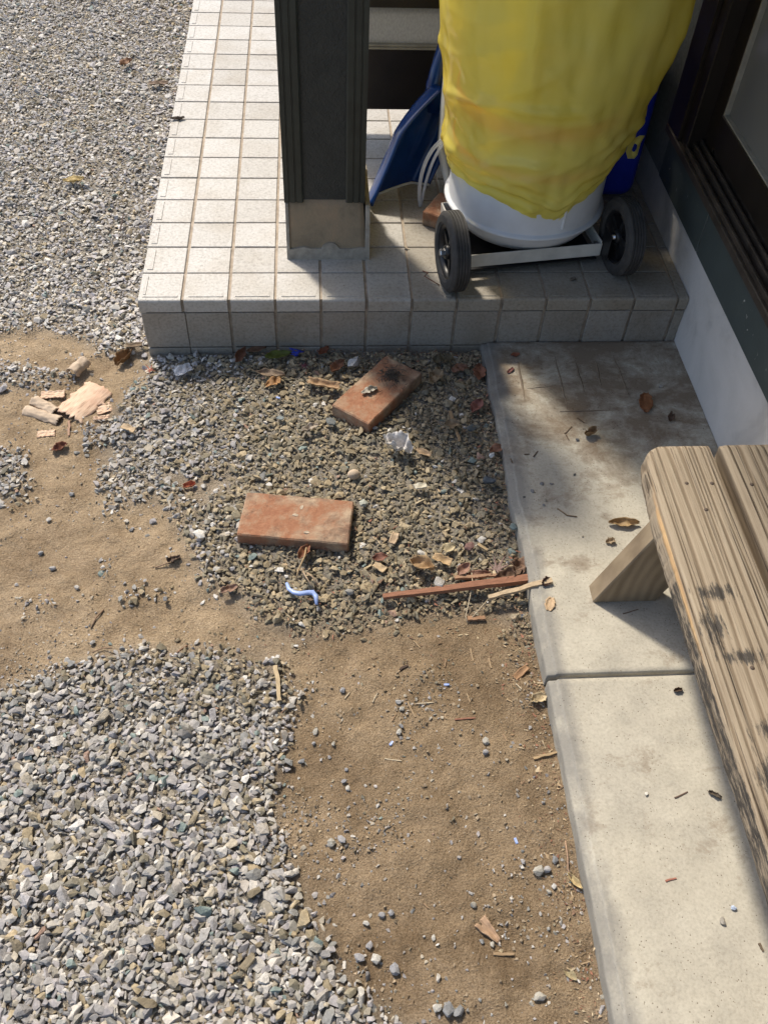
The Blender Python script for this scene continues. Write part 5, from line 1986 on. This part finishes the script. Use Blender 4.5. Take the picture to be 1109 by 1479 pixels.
PB = [((0.422, -0.868), 0.0141, (0.3, 0.3, 0.31)),
      ((0.376, -0.940), 0.0141, (0.4, 0.38, 0.33)),
      ((0.654, -0.972), 0.0152, (0.4, 0.38, 0.33)),
      ((0.650, -0.993), 0.0141, (0.3, 0.3, 0.31)),
      ((0.515, -0.896), 0.0129, (0.46, 0.45, 0.43)),
      ((0.520, -0.909), 0.0105, (0.4, 0.38, 0.33)),
      ((0.517, -0.940), 0.0105, (0.24, 0.245, 0.25)),
      ((0.512, -0.951), 0.0129, (0.5, 0.48, 0.43)),
      ((0.397, -1.126), 0.0187, (0.4, 0.38, 0.33)),
      ((0.413, -1.121), 0.0164, (0.38, 0.37, 0.37)),
      ((0.706, -1.183), 0.0199, (0.4, 0.38, 0.33)),
      ((0.719, -1.182), 0.0152, (0.38, 0.37, 0.37)),
      ((0.734, -1.168), 0.0141, (0.24, 0.245, 0.25)),
      ((0.725, -1.207), 0.0105, (0.46, 0.45, 0.43)),
      ((0.716, -1.214), 0.0094, (0.4, 0.38, 0.33)),
      ((0.468, -1.233), 0.0129, (0.3, 0.3, 0.31)),
      ((0.482, -1.231), 0.0129, (0.3, 0.3, 0.31)),
      ((0.540, -1.269), 0.0094, (0.5, 0.48, 0.43)),
      ((0.609, -1.276), 0.0094, (0.24, 0.245, 0.25)),
      ((0.623, -1.282), 0.0105, (0.4, 0.38, 0.33)),
      ((0.679, -1.352), 0.0199, (0.4, 0.38, 0.33)),
      ((0.551, -1.362), 0.0211, (0.24, 0.245, 0.25)),
      ((0.565, -1.365), 0.0199, (0.24, 0.245, 0.25)),
      ((0.536, -1.359), 0.0164, (0.5, 0.48, 0.43)),
      ((0.424, -1.008), 0.0094, (0.3, 0.3, 0.31)),
      ((0.420, -1.029), 0.0105, (0.3, 0.3, 0.31)),
      ((0.425, -1.040), 0.0105, (0.5, 0.48, 0.43)),
      ((0.372, -0.963), 0.0094, (0.3, 0.3, 0.31)),
      ((0.404, -0.965), 0.0094, (0.4, 0.38, 0.33)),
      ((0.353, -0.992), 0.0105, (0.24, 0.245, 0.25)),
      ((0.445, -1.243), 0.0117, (0.5, 0.48, 0.43)),
      ((0.448, -1.273), 0.0141, (0.38, 0.37, 0.37)),
      ((0.457, -1.291), 0.0211, (0.5, 0.48, 0.43)),
      ((0.433, -1.288), 0.0176, (0.38, 0.37, 0.37)),
      ((0.482, -1.306), 0.0187, (0.3, 0.3, 0.31)),
      ((0.602, -1.227), 0.0129, (0.4, 0.38, 0.33)),
      ((0.685, -1.168), 0.0105, (0.38, 0.37, 0.37)),
      ((-0.135, -0.477), 0.0135, (0.46, 0.44, 0.41)),
      ((-0.108, -0.595), 0.0149, (0.38, 0.37, 0.36)),
      ((-0.057, -0.639), 0.0122, (0.46, 0.44, 0.41)),
      ((-0.111, -0.164), 0.0135, (0.28, 0.28, 0.28)),
      ((-0.039, -0.269), 0.0108, (0.28, 0.28, 0.28)),
      ((-0.102, -0.412), 0.0122, (0.28, 0.28, 0.28)),
      ((-0.136, -0.558), 0.0135, (0.28, 0.28, 0.28)),
      ((0.024, -0.503), 0.0108, (0.28, 0.28, 0.28)),
      ((0.107, -0.675), 0.0122, (0.2, 0.2, 0.2)),
      ((-0.011, -0.759), 0.0122, (0.46, 0.44, 0.41)),
      ((0.215, -0.592), 0.0122, (0.38, 0.37, 0.36))]
for i_, (p_, s_, c_) in enumerate(PB):
    pebble(p_, s_, c_, '%s %s pebble lying on the dirt %s' % ('small' if s_ < .0105 else ('large' if s_ > .0165 else 'middling'), 'dark grey' if sum(c_) < .8 else ('pale' if sum(c_) > 1.25 else 'grey'),
                         'between the brick patch and the bark' if p_[0] < .17 and p_[1] > -.75 else ('close beside the concrete path' if p_[0] > .66 else ('right beside the large gravel heap' if p_[0] < .42 else 'midway between gravel heap and path'))), 'loose pebbles on the bare dirt', k=i_)

# -- bits on the concrete path
ZP = PATH + .0006
leaf((1.101, -0.212), .054, .034, 1.35, (.36, .15, .06), 'rust brown oak-like leaf lying on the concrete path', shape='ragged', curl=.25, crump=.25, z=ZP, seed=110)
leaf((0.839, -0.047), .018, .013, .2, (.42, .15, .08), 'small orange-red leaf on the path under the porch riser', curl=.4, z=ZP, seed=111)
leaf((0.820, -0.101), .020, .010, .8, (.20, .07, .06), 'small dark red leaf scrap on the path corner', shape='ragged', curl=.5, crump=.5, z=ZP, seed=112)
leaf((0.959, -0.306), .026, .019, .4, (.33, .22, .11), 'brown crumpled leaf at the middle of the upper path', shape='ragged', curl=1.0, crump=.9, z=ZP, seed=113)
leaf((1.145, -0.260), .022, .016, 1.0, (.17, .11, .075), 'dark crumpled leaf near the wall beyond the bench', shape='ragged', curl=.7, crump=.8, z=ZP, seed=114)
leaf((0.974, -0.548), .052, .019, -.05, (.52, .36, .18), 'tan curled leaf on the path beside the bench leg', curl=.8, z=ZP, seed=115, tilt=(.15, 0))
leaf((0.939, -0.591), .016, .014, .2, (.58, .45, .29), 'cream seed husk below the tan curled leaf', shape='ragged', curl=.9, crump=.4, z=ZP, seed=116, name='seed_husk', cat='husk')
leaf((0.799, -0.683), .018, .014, .6, (.17, .075, .05), 'dark red crumpled leaf near the split stick on the path', shape='ragged', curl=1.0, crump=.8, z=ZP, seed=117)
leaf((0.798, -0.729), .026, .019, 1.2, (.62, .45, .28), 'cream wood chip on the path at the split stick end', shape='ragged', curl=.3, crump=.2, z=ZP, seed=118, name='wood_chip', cat='chip', mat='wood_chip')
leaf((0.984, -0.910), .014, .009, .2, (.14, .085, .05), 'dark brown curled leaf on the lower path slab', shape='ragged', curl=1.0, crump=.6, z=ZP, seed=119)
leaf((0.993, -1.092), .018, .009, -.6, (.15, .12, .085), 'dark insect-like husk on the path beside the bench', shape='ragged', curl=.8, crump=.7, z=ZP, seed=120, name='seed_husk', cat='husk')
pebble((1.149, -0.159), .013, (.40, .38, .34), 'tiny pale snail shell on the path near the wall', z=PATH, k=1)
pebble((0.929, -0.320), .010, (.14, .14, .145), 'dark pebble beside the brown crumpled leaf on path', z=PATH, k=2)
pebble((0.971, -1.259), .010, (.50, .58, .72), 'pale blue pebble on the lower path slab', z=PATH, k=3)
pebble((0.949, -1.276), .013, (.36, .33, .28), 'grey-brown pebble next to the pale blue pebble', z=PATH, k=4)
pebble((0.886, -1.086), .008, (.66, .64, .58), 'white pebble on the lower path slab', z=PATH, k=5)
for i_, p_ in enumerate(((0.833, -0.440), (0.810, -0.460), (0.792, -0.474), (0.832, -0.484), (0.852, -0.441), (0.827, -0.496), (0.904, -0.417), (0.889, -0.576))):
    pebble(p_, (.012, .011, .007, .010, .009, .008, .008, .006)[i_], ((.20, .195, .19), (.24, .24, .24), (.10, .10, .10), (.33, .30, .24))[i_ % 4], '%s pebble on the upper path slab' % ('small grey', 'small light grey', 'tiny black', 'small tan')[i_ % 4], 'pebbles on the upper path slab', z=PATH, k=i_, flat=.6)
for i_, (a_, b_) in enumerate((((0.942, -0.254), (0.954, -0.269)), ((0.906, -0.301), (0.925, -0.279)), ((0.908, -0.305), (0.911, -0.320)), ((0.810, -0.359), (0.821, -0.358)),
                 ((0.828, -0.366), (0.840, -0.350)), ((0.780, -0.370), (0.782, -0.382)))):
    stick(a_, b_, .0026, .0018, (.16, .11, .07), 'short dark twig bit on the upper path slab', group='twig bits on the upper path slab', z=ZP, name='twig')
stick((0.929, -1.094), (0.952, -1.085), .0024, .0018, (.17, .11, .08), 'thin dark twig on the lower path slab', z=ZP, name='twig')
stick((0.882, -1.217), (0.899, -1.214), .0032, .002, (.46, .20, .14), 'reddish twig on the lower path slab', z=ZP, name='twig')
stick((0.926, -0.754), (0.956, -0.745), .0022, .0016, (.24, .17, .11), 'thin forked twig in front of the bench leg', z=ZP, name='twig')
stick((0.993, -1.307), (0.995, -1.318), .004, .002, (.20, .15, .10), 'stubby dark twig on the path by the bench', z=ZP, name='twig')
fibre([(0.852, -0.506), (0.868, -0.524), (0.887, -0.528)], .0013, (.25, .17, .10), 'curved brown twig across the upper path slab', name='twig', cat='stick', z=ZP, lift=.001)
# -- bits on the porch
fibre([(0.631, 0.104), (0.642, 0.091), (0.633, 0.078), (0.646, 0.063), (0.664, 0.050)], .0013, (.22, .10, .07), 'tangled red-brown straw on the tiles by the left wheel', name='straw', cat='straw', z=TOP + .001, lift=.005)
stick((0.597, 0.199), (0.606, 0.188), .005, .003, (.55, .46, .34), 'pale chip on the tiles between plinth and wheel', z=TOP, name='wood_chip', cat='chip')
leaf((0.971, 0.069), .012, .010, .2, (.30, .25, .19), 'small dry bud on the tiles under the cart', shape='ragged', curl=1.1, crump=.6, z=TOP + .0005, seed=130, name='seed_husk', cat='husk')
